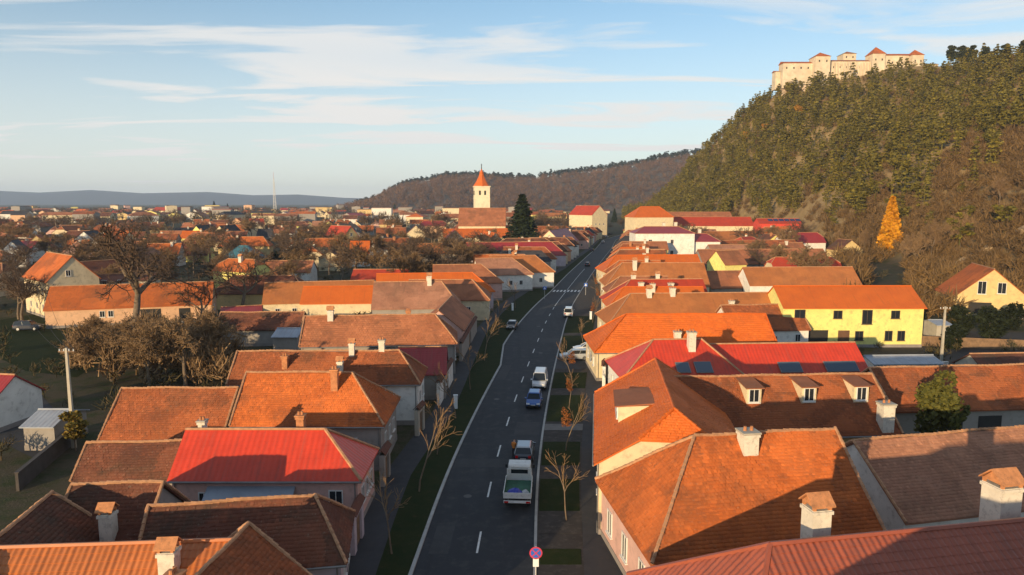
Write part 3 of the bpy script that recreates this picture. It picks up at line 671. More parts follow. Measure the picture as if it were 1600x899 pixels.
a = up(858, 360, 10.5); L15 = hW('yellow gabled house with wine-red roof beside the street', a.x + 10, a.y + 28, a.x, a.y, 10.5, 6.4, 0.95, roof='wine_sheet', wall='cream', right=[('w', 0.5, 7.2, 1.2, 1.6)], near=WW(4, 3.0))
# ---- right row, nearest first
R1 = hw('terracotta ribbed sheet roof house at the bottom right corner', (1203, 853, 1690, 806), 8.6, 5.6, 0.72, ends='hg', hl=4.2, roof='rib_terracotta', wall='pink', rib=True, chim=[(0.205, 1.6, 1.9, 'white', 0.9), (0.845, 1.9, 2.3, 'white', 1.15)])
R0 = hW('tall unseen house added just below the foot of the picture at right', 9.5, 13.0, 34, 14.5, 12.0, 5.2, 0.75, ends='hg', roof='clay_brown', wall='cream', near=WW(4, 2.4), left=WW(2, 2.4))  # unseen neighbour, added and sized to cast shade on the terracotta ribbed roof
R2 = he('big orange hip-roofed tiled house with pink street wall', (1085, 683, 1305, 672), 866, 3.9, 0.85, ends='hg', hl=4.6, roof='clay_orange', wall='pink', tiles=1, gutter=True, left=[('w', 0.2, 2.0, 1.0, 1.6), ('w', 0.5, 2.0, 1.0, 1.6), ('w', 0.8, 2.0, 1.0, 1.6)], near=[('w', 0.35, 2.0), ('d', 0.6, 1)], chim=[(0.335, -0.7, 1.0, 'plain', 0.95)])
R2b = he('long lower tiled wing, lit only along its ridge, right of the big orange roof', (1333, 690, 1660, 663), 800, 3.0, 0.7, roof='clay_pale', wall='white', tiles=1, near=[('w', 0.3, 1.6), ('o', 0.42, 1.0, 1.6, 2.0), ('w', 0.6, 1.6)])
a, b_ = up(1024, 562, 8.6), up(1053, 640, 8.6)
R3f = house('orange-roofed street house with shed dormer and cream half-hipped gable', a, b_, 8.6, 5.5, 0.62, ends='gj', roof='new_orange', wall='cream', tiles=1, gutter=True, near=WW(4, 2.2), right=[('w', 0.3, 2.2), ('w', 0.7, 2.2)])
dormer(R3f, R3f.xl + 9.8, 3.7, 4.4, 1.25, 'shed', 'clay_tan', 'cream')
R3 = he('brown tiled house with three white-framed dormers', (1038, 591, 1362, 585), 684, 3.6, 0.8, roof='clay_brown', wall='ochre', tiles=1, gutter=True, near=WW(5, 2.0), chim=[(0.935, -4.3, 2.0, 'plain', 1.0)])
for px in (1160, 1243, 1323): dormer(R3, R3.xl + R3.L * (px - 1038) / 324, 2.35, 1.3, 1.45, 'shed', 'clay_tan', 'cream')
R3b = he('long brown tiled barn behind the round green tree', (1358, 576, 1700, 569), 640, 2.9, 0.72, roof='clay_brown', wall='grey', tiles=1, name='barn', cat='barn', near=[('o', 0.25, 1.1, 2.4, 2.2), ('o', 0.42, 1.1, 2.4, 2.2)], chim=[(0.64, -3.9, 2.7, 'white', 1.2)])
a, b_ = up(1021, 531, 7.4), up(1096, 530, 7.4)
R4f = house('bright red sheet hip roof at the street with a white chimney', a, b_, 7.4, 4.7, 0.72, ends='hh', hl=4.6, hr=3.6, roof='red_sheet', wall='white', gutter=True, left=WW(3, 2.2), near=WW(3, 2.2), chim=[(0.72, -1.2, 1.9, 'plain', 0.8)])
skylight(R4f, R4f.xr - 0.9, 3.5, 1.9, 1.6); skylight(R4f, R4f.xl + 2.4, 3.5, 1.5, 1.5)
R4 = he('long red sheet roof wing with blue skylights', (1108, 538, 1336, 535), 584, 3.7, 0.78, roof='red_sheet', wall='white', near=WW(4, 2.0))
for t, w_ in ((0.06, 1.6), (0.48, 2.6), (0.82, 3.8)): skylight(R4, R4.xl + R4.L * t, 2.9, w_, 1.5)
R5 = hw('wide bright orange hip roof house behind the red roofs', (978, 492, 1196, 491), 7.9, 5.4, 0.75, ends='hg', hl=5.0, roof='new_orange', wall='cream', tiles=2, left=WW(3, 2.2), gutter=True, chim=[(0.32, -3.6, 1.0, 'plain', 0.8)])
a, b_ = up(1050, 515, 6.9), up(1110, 490, 6.9)
R6 = hw('long brown-orange tiled house behind the wide orange hip', (985, 459, 1214, 457), 7.9, 5.6, 0.75, ends='hg', hl=4.8, roof='orange_light', wall='cream', left=WW(3, 2.2), chim=[(0.12, -0.5, 1.2, 'white', 0.8), (0.63, -3.8, 2.0, 'plain', 0.7), (0.28, -0.3, 1.1, 'plain', 0.8)])
R6c = he('shaded brown tiled wing with sunlit white end wall', (1126, 478, 1246, 476), 517, 3.2, 0.75, roof='clay_brown', wall='white', tiles=2, near=[('w', 0.86, 1.9), ('o', 0.5, 1.2, 2.2, 2.0)])
RY = he('yellow two-storey building with bright orange roof', (1208, 447, 1424, 447), 482, 6.4, 0.62, roof='new_orange', wall='yellow', ov=0.6, near=[('w', 0.12, 4.9, 1.7, 2.4), ('w', 0.39, 5.3, 1.4, 1.3), ('w', 0.60, 4.9, 1.6, 2.3), ('w', 0.80, 5.3, 1.4, 1.3), ('o', 0.17, 1.4, 7.0, 2.8), ('d', 0.44, 1, 1.8, 2.7), ('w', 0.55, 1.9, 1.3, 1.5), ('w', 0.76, 1.9, 1.2, 1.6), ('w', 0.85, 1.9, 1.2, 1.6)], name='building', cat='building', frame=mat_plain('dark_frame', (0.10, 0.07, 0.05), 0.6))
R7 = he('long orange-tan roof with a white gable at its left end', (1160, 418, 1332, 417), 446, 3.6, 0.8, roof='orange_light', wall='white', near=WW(4, 2))
R8 = hw('red tiled house with two white chimneys by the right pavement', (985, 437, 1098, 436), 7.8, 5.6, 0.75, ends='hg', hl=5.0, roof='red_tile', wall='cream', left=WW(3, 2.3), chim=[(0.1, -2.6, 1.6, 'plain', 0.9), (0.5, -2.8, 1.6, 'plain', 0.9), (0.05, 0.5, 1.2, 'white', 0.8)])
R8b = hw('brown roofed barn behind the red tiled house', (1098, 424, 1158, 423), 6.2, 5.2, 0.7, roof='clay_tan', wall='grey', name='barn', cat='barn')
R9 = hw('tan hipped house with dark street gable window beyond the red tiles', (972, 411, 1100, 411), 8.8, 6.0, 0.8, ends='hg', hl=4.6, roof='orange_light', wall='cream', left=WW(3, 2.6), chim=[(0.14, -1.6, 2.0, 'white', 0.9)])
R9b = hw('orange roofed house in front of the white villa', (962, 399, 1090, 398), 8.2, 5.5, 0.75, ends='hg', hl=4.6, roof='new_orange', wall='cream', left=WW(2, 2.4))
a = up(1000, 396, 0)
RVx, RVy = up(1032, 400, 0).x, 275
RV = hW('white three-storey villa with shallow wine-red hip roofs', RVx - 11.5, RVy, RVx + 2, RVy, 13.4, 7.5, 0.32, ends='hh', hl=5, hr=5, roof='wine_sheet', wall='white', near=[('w', 0.15, 3.6, 1.8, 1.8), ('w', 0.62, 3.2, 1.2, 2.4), ('w', 0.62, 7.8, 1.2, 1.6), ('w', 0.25, 7.8, 1.4, 1.6)], chim=[(0.95, 2, 2.2, 'plain', 1.1), (0.6, 2, 2.0, 'plain', 1.1)], name='villa', cat='villa')
RV2 = hW('lower white wing on the right of the villa', RVx + 9, RVy + 1, RVx + 13.5, RVy + 1, 10.6, 6.8, 0.42, ends='hh', hl=4, hr=4, roof='wine_sheet', wall='white', near=[('w', 0.75, 3.4, 1.8, 1.8)], chim=[(0.5, 2, 2.4, 'plain', 1.1)], name='villa_wing', cat='villa')
R10 = hw('long tan barn roof right of the white villa', (1090, 390, 1286, 389), 7.4, 6.0, 0.75, roof='clay_tan', wall='grey', name='barn', cat='barn')
R11 = hw('long dull-brown barn roof in front of the red house', (1125, 376, 1242, 375), 7.4, 6.4, 0.75, roof='clay_brown', wall='grey', name='barn', cat='barn')
R12 = hw('tan roofed barn left of the red house', (1098, 362, 1180, 361), 7.6, 6.5, 0.75, roof='orange_light', wall='grey', name='barn', cat='barn')
RR = hW('red-walled two-storey house with solar panels on its red roof', 139, 395, 163, 395, 13.8, 5.6, 0.5, roof='red_tile', wall='red', near=[('w', 0.4, 5.5, 2.0, 2.4), ('w', 0.7, 5.5, 2.0, 2.4)])
R13 = hW('long red-orange roof stretching left of the red-walled house', 86, 425, 146, 425, 14.0, 7.5, 0.7, roof='red_tile', wall='cream')
R13b = hW('long weathered roof strip below the foot of the hill', 88, 462, 145, 462, 16.5, 8, 0.7, roof='clay_tan', wall='grey', name='barn', cat='barn')
RB1 = hW('unfinished wooden-gabled house at the foot of the slope', 100.5, 150.5, 95.8, 136.6, 9.8, 6.9, 0.88, roof='clay_orange', wall='ochre', right=[('w', 0.36, 6.0, 1.5, 2.6), ('w', 0.62, 6.0, 1.5, 2.2), ('o', 0.35, 1.9, 4.0, 2.2)])
# ---- left background, hand surveyed
BL1 = house('white two-storey house with brown hip at the far left', up(73, 394, 12.4), up(113, 400, 12.4), 12.4, 4.9, 1.0, roof='clay_orange', wall='cream', near=WW(4, 5.4) + WW(3, 2.2), right=[('w', 0.4, 9.0, 0.9, 1.2)])
BL2 = he('long low brown-tiled farm building behind the big bare tree', (78, 448, 334, 440), 481, 3.4, 0.8, roof='clay_orange', wall='salmon', near=[('w', 0.33, 2.3), ('w', 0.38, 2.3), ('o', 0.62, 1.6, 3.5, 2.6), ('o', 0.83, 1.6, 2.0, 2.4)], right=[('w', 0.5, 2.2)])
BL3 = hw('flat-fronted tan outbuilding behind the farm roof', (118, 430, 245, 427), 7.5, 4, 0.3, roof='clay_dark', wall='stone', near=WW(4, 6.0), name='outbuilding', cat='outbuilding')
BL4 = hw('house with teal sheet hip roof among bare shrubs', (374, 384, 386, 384), 8.5, 6.5, 0.75, ends='hh', hl=5, hr=5, roof='teal_sheet', wall='blue', near=WW(2, 2.4))
a = up(540, 353, 11); BL5 = hW('steep red-roofed chalet with a wooden gable left of centre', a.x - 9, a.y + 6, a.x + 4, a.y - 5, 11, 7.2, 1.1, roof='red_tile', wall='ochre', right=[('w', 0.5, 6.8, 1.4, 1.6)], near=WW(3, 2.2), chim=[(0.3, 1, 1.5, 'white', 0.9)])
a = up(345, 353, 10); BL6 = hW('larger cream gabled house with dark roof right of its twin', a.x + 1, a.y + 18, a.x - 1, a.y, 10, 6.2, 1.05, roof='slate', wall='cream', right=[('w', 0.5, 6.6, 1.2, 1.4)])
a = up(309, 353, 10); BL7 = hW('smaller yellow gabled house with dark roof left of its twin', a.x + 1, a.y + 18, a.x - 1, a.y, 10, 5.6, 1.1, roof='slate', wall='yellow', right=[('w', 0.5, 6.6, 1.1, 1.3)])
BL8 = hw('long cream hall with red roof below the horizon at left', (243, 324, 288, 324), 14, 11, 0.55, roof='red_tile', wall='cream', near=WW(5, 5.0), name='hall', cat='hall', winsize=(3, 2.2))
a = up(130, 362, 9.5); BL9 = hW('white gable with wide eaves far left of the chalet', a.x - 2, a.y + 14, a.x, a.y, 9.5, 6.0, 0.85, roof='slate', wall='white')
a = up(56, 368, 9.5); BL10 = hW('warm ochre gable end at the far left', a.x - 6, a.y + 12, a.x, a.y, 9.5, 6.0, 1.0, roof='clay_brown', wall='ochre')
a = up(17, 377, 9.5); BL11 = hW('small white gable at the left edge of the town', a.x - 6, a.y + 12, a.x, a.y, 9.5, 4.2, 1.05, roof='slate', wall='white')
a = up(585, 322, 12); BL12 = hW('bright white gable with red wings on the horizon', a.x - 2, a.y + 16, a.x, a.y, 12, 10, 0.6, roof='red_tile', wall='white')
BR1 = hW('tall cream gabled hall with orange roof where the street bends', 46, 496, 60, 474, 20.5, 7.0, 0.9, roof='red_tile', wall='cream', right=WW(3, 8.0))
BR2 = hW('orange hip roof right of the tall cream gable', 74, 400, 85, 402, 20.5, 8, 0.75, ends='hh', hl=7, hr=6, roof='new_orange', wall='cream', left=WW(3, 4))
BR3 = hw('long flat ochre-lit roof right of the spruce', (835, 333, 885, 333), 10, 9, 0.45, roof='orange_light', wall='ochre')
# small left edge group
SE1 = house('small white-walled house cut by the left edge beside the sheds', up(-50, 583, 5.4), up(24, 586, 5.4), 5.4, 3.6, 0.7, roof='wine_sheet', wall='white', near=WW(2, 1.8))
SE2 = hw('open shed with blue-grey sheet roof below the concrete pole', (60, 640, 112, 640), 3.2, 2.8, 0.3, roof='grey_sheet', wall='grey', name='shed', cat='shed')
SE3 = hw('long pale shed roof between the red wing and the green tree', (1350, 556, 1458, 555), 3.0, 2.4, 0.25, roof='grey_sheet', wall='white', name='shed', cat='shed')
SE4 = hw('low brown shed roof at the right edge above the barn', (1515, 553, 1640, 551), 4.0, 3.0, 0.6, roof='clay_dark', wall='stone', name='shed', cat='shed')
SE5 = hw('carport with pale blue roof right of the yellow building', (1450, 500, 1476, 500), 3.2, 2.6, 0.18, roof='grey_sheet', wall='stone', name='carport', cat='carport')
# grey lean-to under the red roof
mb = MB(); x0, x1 = L3.xl + L3.L * 0.26, L3.xl + L3.L * 0.86
mb.prism([(x0, -L3.wy - 1.7, 2.1), (x1, -L3.wy - 1.7, 2.1), (x1, -L3.wy, 3.1), (x0, -L3.wy, 3.1)], (0, 0, 0.08)); mb.build('lean_to_roof', ROOF['grey_sheet'], L3.root)
mb = MB()
for i in range(5): mb.box((x0 + 0.2 + (x1 - x0 - 0.4) * i / 4, -L3.wy - 1.6, 1.05), (0.12, 0.12, 2.1))
mb.build('lean_to_posts', M_WOOD, L3.root)
# solar panels on the red house
for i in range(6):
    mb = MB(); mb.box((0, 0, 0.05), (2.6, 2.6, 0.08)); o = mb.build('solar_panel', mat_glass('solar_glass', (0.03, 0.035, 0.10)), RR.root)
    yy = 1.9; o.location = (RR.xl + RR.L * (0.30 + 0.13 * i), -yy, RR.zr - RR.s * yy + 0.06); o.rotation_euler = (math.atan(RR.s), 0, 0)

# ------------------------------------------------------------------ trees
def seg_mesh(segs, n=4):
    """tapered limb segments (p, q, r0, r1) -> arrays"""
    P = np.array([s[0] for s in segs]); Q = np.array([s[1] for s in segs]); r0 = np.array([s[2] for s in segs])[:, None]; r1 = np.array([s[3] for s in segs])[:, None]
    d = Q - P; d /= np.linalg.norm(d, axis=1, keepdims=True) + 1e-9
    h = np.where(np.abs(d[:, 2:3]) < 0.9, np.array([[0, 0, 1.0]]), np.array([[1.0, 0, 0]]))
    a = np.cross(d, h); a /= np.linalg.norm(a, axis=1, keepdims=True) + 1e-9; b = np.cross(d, a)
    rings = []
    for base, r in ((P, r0), (Q, r1)):
        for k in range(n):
            t = 2 * math.pi * k / n; rings.append(base + (a * math.cos(t) + b * math.sin(t)) * r)
    V = np.stack(rings, 1); idx = np.arange(len(segs))[:, None] * 2 * n
    q = np.concatenate([idx + np.array([[k, (k + 1) % n, n + (k + 1) % n, n + k]]) for k in range(n)])
    return V.reshape(-1, 3), q
def bare_tree_segs(rng, H=9.0, r=0.22, levels=5, spread=0.55, split=(3, 4), first=0.28, thin=1.0):
    trunk, crown = [], []
    def grow(p, d, ln, rad, lv):
        steps = 3 if lv < 3 else 2; q = np.array(p)
        for i in range(steps):
            d2 = d + rng.normal(0, 0.10 + 0.04 * lv, 3); d2[2] += 0.04; d2 /= np.linalg.norm(d2)
            nq = q + d2 * ln / steps; ra = rad * (1 - 0.28 * i / steps); rb = rad * (1 - 0.28 * (i + 1) / steps)
            (trunk if lv <= 1 else crown).append((q, nq, ra, rb)); 
            if lv >= 1 and lv < levels and i < steps - 1:
                sd = d2 + rng.normal(0, spread, 3); sd /= np.linalg.norm(sd); grow(nq, sd, ln * rng.uniform(0.45, 0.62), rb * 0.5, lv + 1)
            q, d = nq, d2
        if lv < levels:
            for k in range(rng.integers(*split) if lv < levels - 1 else 3):
                sd = d + rng.normal(0, spread, 3); sd[2] = sd[2] * 0.8 + 0.12; sd /= np.linalg.norm(sd)
                grow(q, sd, ln * rng.uniform(0.58, 0.8), rad * 0.62 if k else rad * 0.7, lv + 1)
    grow(np.zeros(3), np.array([0, 0, 1.0]), H * first, r, 0)
    def floor(s): return [(a, b, max(c, 0.011 * thin), max(d, 0.008 * thin)) for a, b, c, d in s]
    return floor(trunk), floor(crown)
def tree_pair(name_t, mat_t, segs_t, name_c, mat_c, segs_c):
    V, Q = seg_mesh(segs_t, 6); a = np_mesh(name_t, V, Q, None, mat_t); V, Q = seg_mesh(segs_c, 3); b = np_mesh(name_c, V, Q, None, mat_c)
    d = (a.data, b.data); bpy.data.objects.remove(a); bpy.data.objects.remove(b); return d
def put_tree(name, meshes, parts, loc, s, rz, label, cat, group=None):
    r = empty(name, loc, rz); tag(r, label, cat, group); r.scale = (s[0], s[0], s[1]) if isinstance(s, tuple) else (s, s, s)
    for m, p in zip(meshes, parts):
        o = bpy.data.objects.new(p, m); COL.objects.link(o); o.parent = r
    return r
BARE = []
for sd, kw in ((1, dict(H=10, r=0.2, levels=5)), (2, dict(H=9, r=0.17, levels=5, spread=0.7)), (3, dict(H=10.5, r=0.2, levels=5, spread=0.5, first=0.34))):
    t, c = bare_tree_segs(np.random.default_rng(sd), thin=2.0, **kw); BARE.append(tree_pair('trunk', M_BARK, t, 'crown', M_TWIG, c))
BAREL = []
for sd, kw in ((11, dict(H=8, r=0.032, levels=6, spread=0.5, first=0.05)), (12, dict(H=8.5, r=0.032, levels=6, spread=0.45, first=0.06))):
    t, c = bare_tree_segs(np.random.default_rng(sd), thin=0.42, **kw); BAREL.append(tree_pair('trunk', M_BARK, t, 'crown', M_TWIGL, c))
def span_of(m): 
    n = len(m.vertices); v = np.empty(n * 3, np.float32); m.vertices.foreach_get('co', v); return v.reshape(-1, 3)
TOPS = {m[1].name: float(span_of(m[1])[:, 2].max()) for m in BARE + BAREL}
def bare(i, light, x, y, h, label, rz=None, wide=1.0, group=None, z=0.0, cat='tree', name='bare_tree'):
    m = (BAREL if light else BARE)[i]; k = h / TOPS[m[1].name]
    return put_tree(name, m, ('trunk', 'crown'), (x, y, z), (k * wide, k), random.uniform(0, 6.28) if rz is None else rz, label, cat, group)
# the big two-stemmed tree on the left
t, c = bare_tree_segs(np.random.default_rng(21), H=15, r=0.30, levels=6, spread=0.5, first=0.24, split=(2, 4), thin=1.5)
BIG = tree_pair('trunk', M_BARK, t, 'crown', M_TWIG, c); TOPS[BIG[1].name] = float(span_of(BIG[1])[:, 2].max())
p = up(212, 532); put_tree('bare_tree', BIG, ('trunk', 'crown'), p, 20.5 / TOPS[BIG[1].name], 0.7, 'tallest bare tree with forked trunk before the long brown farm roof', 'tree')
for i, (px, py, h, wd, lb) in enumerate(((175, 596, 8.0, 1.3, 'leftmost of the tan bare trees behind the brown barn'), (235, 612, 9.2, 1.4, 'second from left of the tan bare trees behind the brown barn'), (290, 606, 9.6, 1.3, 'biggest tan bare tree above the right end of the brown barn'), (335, 588, 8.6, 1.3, 'tan bare tree just left of the long chimneyed roof'), (205, 570, 7.4, 1.4, 'tan bare tree standing under the tall forked tree'), (262, 590, 8.8, 1.2, 'tan bare tree in the thick of the clump behind the brown barn'), (318, 560, 8.0, 1.2, 'hindmost tan bare tree of the clump, towards the farm building'), (150, 560, 7.0, 1.2, 'tan bare tree leftmost under the white two-storey house'))):
    p = up(px, py); bare(i % 2, True, p.x, p.y, h, lb, wide=wd * 0.85, group='tan bare trees behind the left barns')
def foliage(rng, n, shape, size, flat=0.35):
    """n leaf-clump faces spread by the sampler shape(rng, n) -> points; tilted quads, folded"""
    P = shape(rng, n); s = size * rng.uniform(0.6, 1.3, (len(P), 1))
    a = rng.normal(0, 1, (len(P), 3)); a[:, 2] *= flat; a /= np.linalg.norm(a, axis=1, keepdims=True); t = rng.normal(0, 1, (len(P), 3)); b = np.cross(a, t); b /= np.linalg.norm(b, axis=1, keepdims=True)
    V = np.stack([P - a * s, P + b * s * 0.7, P + a * s, P - b * s * 0.7], 1).reshape(-1, 3)
    V += rng.normal(0, 0.12, V.shape) * np.repeat(s, 4, axis=0)
    return V, np.arange(len(V)).reshape(-1, 4)
def cone_shape(H, R, base=0.12, layers=14, pw=0.9):
    def f(rng, n):
        lv = rng.integers(0, layers, n) / layers; t = lv + rng.uniform(0, 1.0 / layers, n) * 0.5
        rad = R * (1 - t) ** pw * (0.35 + 0.65 * np.sqrt(rng.random(n))) * rng.uniform(0.8, 1.12, n); ang = rng.uniform(0, 6.283, n)
        br = np.floor(ang / 6.283 * 9 + lv * 7.3) % 2; rad *= 0.78 + 0.3 * br
        z = base * H + t * (1 - base) * H - rad * 0.22
        return np.stack([rad * np.cos(ang), rad * np.sin(ang), z], -1)
    return f
def clump_shape(H, R, base, k=9, cr=0.42, seed=0):
    r0 = np.random.default_rng(seed); C = []
    while len(C) < k:
        q = r0.uniform(-1, 1, 3)
        if np.linalg.norm(q) < 1: C.append(q * [R * 0.7, R * 0.7, (H * (1 - base)) / 2 * 0.8] + [0, 0, H * (base + (1 - base) / 2)])
    C = np.array(C)
    def f(rng, n):
        i = rng.integers(0, k, n); q = rng.normal(0, 1, (n, 3)); q /= np.linalg.norm(q, axis=1, keepdims=True); q *= rng.uniform(0.6, 1.0, (n, 1)) * R * cr
        q[:, 2] *= 0.75; return C[i] + q
    return f
def foliage_mesh(name, mat, seed, n, shape, size, **k):
    V, Q = foliage(np.random.default_rng(seed), n, shape, size, **k); o = np_mesh(name, V, Q, None, mat); m = o.data; bpy.data.objects.remove(o); return m
def stem_mesh(H, r, mat=M_BARK):
    mb = MB(); z = 0; x = 0; y = 0
    for i in range(4):
        nx, ny = x + random.uniform(-.04, .04) * H * 0.1, y + random.uniform(-.04, .04) * H * 0.1
        mb.tube((x, y, z), (nx, ny, z + H / 4), r * (1 - 0.22 * i), r * (1 - 0.22 * (i + 1)), 7, caps=(i == 0)); x, y, z = nx, ny, z + H / 4
    o = mb.build('trunk', mat, smooth=True); m = o.data; bpy.data.objects.remove(o); return m
tk = []
while len(tk) < 45:
    q = up(rt0.uniform(125, 372), rt0.uniform(528, 606)) if 'rt0' in globals() else None
    if q is None: rt0 = random.Random(4); continue
    tk.append((q.x, q.y))
TK = np.array(tk)
M_SPRUCE = mat_leaf('spruce_needles', (0.040, 0.055, 0.020), (0.018, 0.028, 0.014))
M_LARCH = mat_leaf('golden_needles', (0.72, 0.36, 0.02), (0.52, 0.22, 0.015))
M_THUJA = mat_leaf('thuja_green', (0.17, 0.15, 0.03), (0.07, 0.075, 0.02))
M_PINE = mat_leaf('pine_needles', (0.27, 0.21, 0.032), (0.085, 0.076, 0.016))
M_YELLOW = mat_leaf('autumn_yellow', (0.42, 0.24, 0.03), (0.26, 0.12, 0.02))
M_RUST = mat_leaf('autumn_rust', (0.40, 0.14, 0.03), (0.22, 0.08, 0.025))
M_HSCRUB = mat_leaf('hill_scrub_twigs', (0.24, 0.145, 0.055), (0.12, 0.075, 0.035))
SPR = (stem_mesh(16, 0.3), foliage_mesh('crown', M_SPRUCE, 31, 3600, cone_shape(18, 4.0, 0.08, 18), 0.62))
p = up(816, 392); k = 0.0
put_tree('spruce_tree', SPR, ('trunk', 'crown'), (p.x, p.y, 0), (2.35, 1.5), 0.4, 'big dark spruce standing among roofs near the street bend', 'tree')
for px, py, h, lb in ((335, 331, 26, 'pointed dark conifer on the horizon right of the red hall'), (356, 331, 20, 'shorter round-topped dark conifer right of the pointed one'), (617, 335, 20, 'small dark conifer left of the far wooded hill'), (960, 348, 16, 'dark conifer at the bend of the street'), (1092, 330, 18, 'lone dark green conifer at the foot of the castle hill')):
    p = up(px, py); put_tree('spruce_tree', SPR, ('trunk', 'crown'), (p.x, p.y, 0), (h / 18 * 1.1, h / 18), 1.0, lb, 'tree')
LAR = (stem_mesh(11, 0.25), foliage_mesh('crown', M_LARCH, 33, 3800, cone_shape(15, 3.6, 0.03, 30, 0.8), 0.62))
THU = (stem_mesh(4, 0.14), foliage_mesh('crown', M_THUJA, 35, 3000, clump_shape(5.4, 2.0, 0.05, 16, 0.5, 3), 0.2))
p = up(1466, 668); put_tree('thuja_tree', THU, ('trunk', 'crown'), (39.0, 61.0, 0), (1.0, 1.42), 0.0, 'round olive-green tree in front of the brown barn', 'tree')
p = up(118, 705); IVY = (stem_mesh(2.6, 0.08), foliage_mesh('crown', mat_leaf('autumn_shrub', (0.30, 0.17, 0.03), (0.10, 0.10, 0.025)), 37, 1200, clump_shape(4.6, 1.1, 0.05, 10, 0.5, 5), 0.16))
put_tree('autumn_shrub', IVY, ('trunk', 'crown'), (p.x, p.y, 0), 1.0, 0, 'orange and green autumn shrub at the foot of the concrete pole', 'shrub')
# verge saplings
SAP = []
for sd in (41, 42):
    t, c = bare_tree_segs(np.random.default_rng(sd), H=5.2, r=0.055, levels=3, spread=0.20, split=(2, 4), first=0.40, thin=1.2)
    SAP.append(tree_pair('trunk', M_BARK, t, 'crown', M_TWIGL, c))
RUST = foliage_mesh('leaves', M_RUST, 44, 420, clump_shape(4.6, 0.5, 0.35, 14, 0.5, 7), 0.07)
right_saps = [(885, 815, 'nearest the foot of the picture', 0), (884, 706, 'beside the dark parked car', 1), (889, 640, 'beside the blue hatchback', 1), (893, 597, 'with orange leaves in front of the silver cars', 1), (911, 545, 'just beyond the silver cars', 0), (926, 505, 'third before the zebra crossing', 1), (934, 480, 'second before the zebra crossing', 1), (931, 458, 'right of the zebra crossing', 1)]
for i, (px, py, lb, lf) in enumerate(right_saps):
    p = up(px, py); put_tree('sapling', SAP[i % 2] + ((RUST,) if lf else ()), ('trunk', 'crown', 'leaves')[:3 if lf else 2], (p.x, p.y, 0.11), random.uniform(0.9, 1.1), i * 1.3, 'young thin tree on the right verge ' + lb, 'tree', 'saplings on the right verge')
for i, (px, py) in enumerate(((612, 868), (655, 770), (683, 712), (712, 655), (735, 610), (757, 565), (779, 520), (805, 482))):
    p = up(px, py); put_tree('sapling', SAP[i % 2], ('trunk', 'crown'), (p.x, p.y, 0.11), random.uniform(1.0, 1.3), i * 1.7, ['first', 'second', 'third', 'fourth', 'fifth', 'sixth', 'seventh', 'eighth'][i] + ' bare sapling from the foot of the picture on the left verge', 'tree', 'saplings on the left verge')

# ------------------------------------------------------------------ castle hill: wood, scrub, single trees
def pine_unit(seed, n=165, sz=0.042):
    r = np.random.default_rng(seed); H = 1.0
    f = clump_shape(1.0, 0.22, 0.28, 9, 0.42, seed) if seed % 3 == 0 else cone_shape(1.0, 0.22, 0.12, 8, 0.7)
    V, Q = foliage(r, n, f, sz)
    tV, tQ = seg_mesh([(np.zeros(3), np.array([0, 0, 0.75]), 0.016, 0.006)], 3)
    return np.concatenate([V, tV]), np.concatenate([Q, tQ + len(V)])
def scrub_unit(seed, n=90):
    r = np.random.default_rng(seed); f = clump_shape(1.0, 0.45, 0.12, 7, 0.45, seed); P = f(r, n)
    d = P - np.array([0, 0, 0.1]); d /= np.linalg.norm(d, axis=1, keepdims=True); d += r.normal(0, 0.45, d.shape); d /= np.linalg.norm(d, axis=1, keepdims=True)
    s = np.cross(d, r.normal(0, 1, d.shape)); s /= np.linalg.norm(s, axis=1, keepdims=True)
    ln = r.uniform(0.10, 0.22, (n, 1)); wd = r.uniform(0.008, 0.026, (n, 1))
    V = np.stack([P - d * ln - s * wd, P - d * ln + s * wd, P + d * ln + s * wd * 0.3, P + d * ln - s * wd * 0.3], 1).reshape(-1, 3); Q = np.arange(len(V)).reshape(-1, 4)
    tV, tQ = seg_mesh([(np.zeros(3), np.array([0.03, 0, 0.5]), 0.02, 0.01), (np.array([0.03, 0, 0.35]), np.array([0.2, 0.1, 0.75]), 0.011, 0.005), (np.array([0.02, 0, 0.3]), np.array([-0.2, -0.1, 0.7]), 0.011, 0.005)], 3)
    return np.concatenate([V, tV]), np.concatenate([Q, tQ + len(V)])
def spread_units(name, units, X, Y, Z, H, Wd, mat, label, cat, rng):
    VV, QQ = [], []; base = 0; u = rng.integers(0, len(units), len(X)); th = rng.uniform(0, 6.28, len(X))
    for k, (V, Q) in enumerate(units):
        ix = np.where(u == k)[0]
        if not len(ix): continue
        c, s = np.cos(th[ix])[:, None], np.sin(th[ix])[:, None]; h = H[ix][:, None]; w = (H[ix] * Wd[ix])[:, None]
        x = (V[None, :, 0] * c - V[None, :, 1] * s) * w + X[ix][:, None]; y = (V[None, :, 0] * s + V[None, :, 1] * c) * w + Y[ix][:, None]; z = V[None, :, 2] * h + Z[ix][:, None]
        VV.append(np.stack([x, y, z], -1).reshape(-1, 3)); QQ.append((Q[None] + (np.arange(len(ix)) * len(V))[:, None, None] + base).reshape(-1, 4)); base += len(ix) * len(V)
    o = np_mesh(name, np.concatenate(VV), np.concatenate(QQ), None, mat); tag(o, label, cat, None, 'stuff'); return o
rh = np.random.default_rng(55)
def hill_points(n, cond, t0=0.0):
    out = []
    while len(out) < n:
        u = rh.uniform(0.16, 0.98, 4000); t = rh.uniform(t0, 1.12, 4000)
        zf = np.interp(u, HU, HF); zt = np.interp(u, HU, HT); Y = zf + t * (zt - zf); X = u * Y
        keep = rh.random(4000) < (Y / 900) ** 1.2
        for a, b_, c_, d_ in zip(X[keep], Y[keep], u[keep], t[keep]):
            if cond(a, b_, c_, d_): out.append((a, b_, c_, d_))
    a = np.array(out[:n]); return a
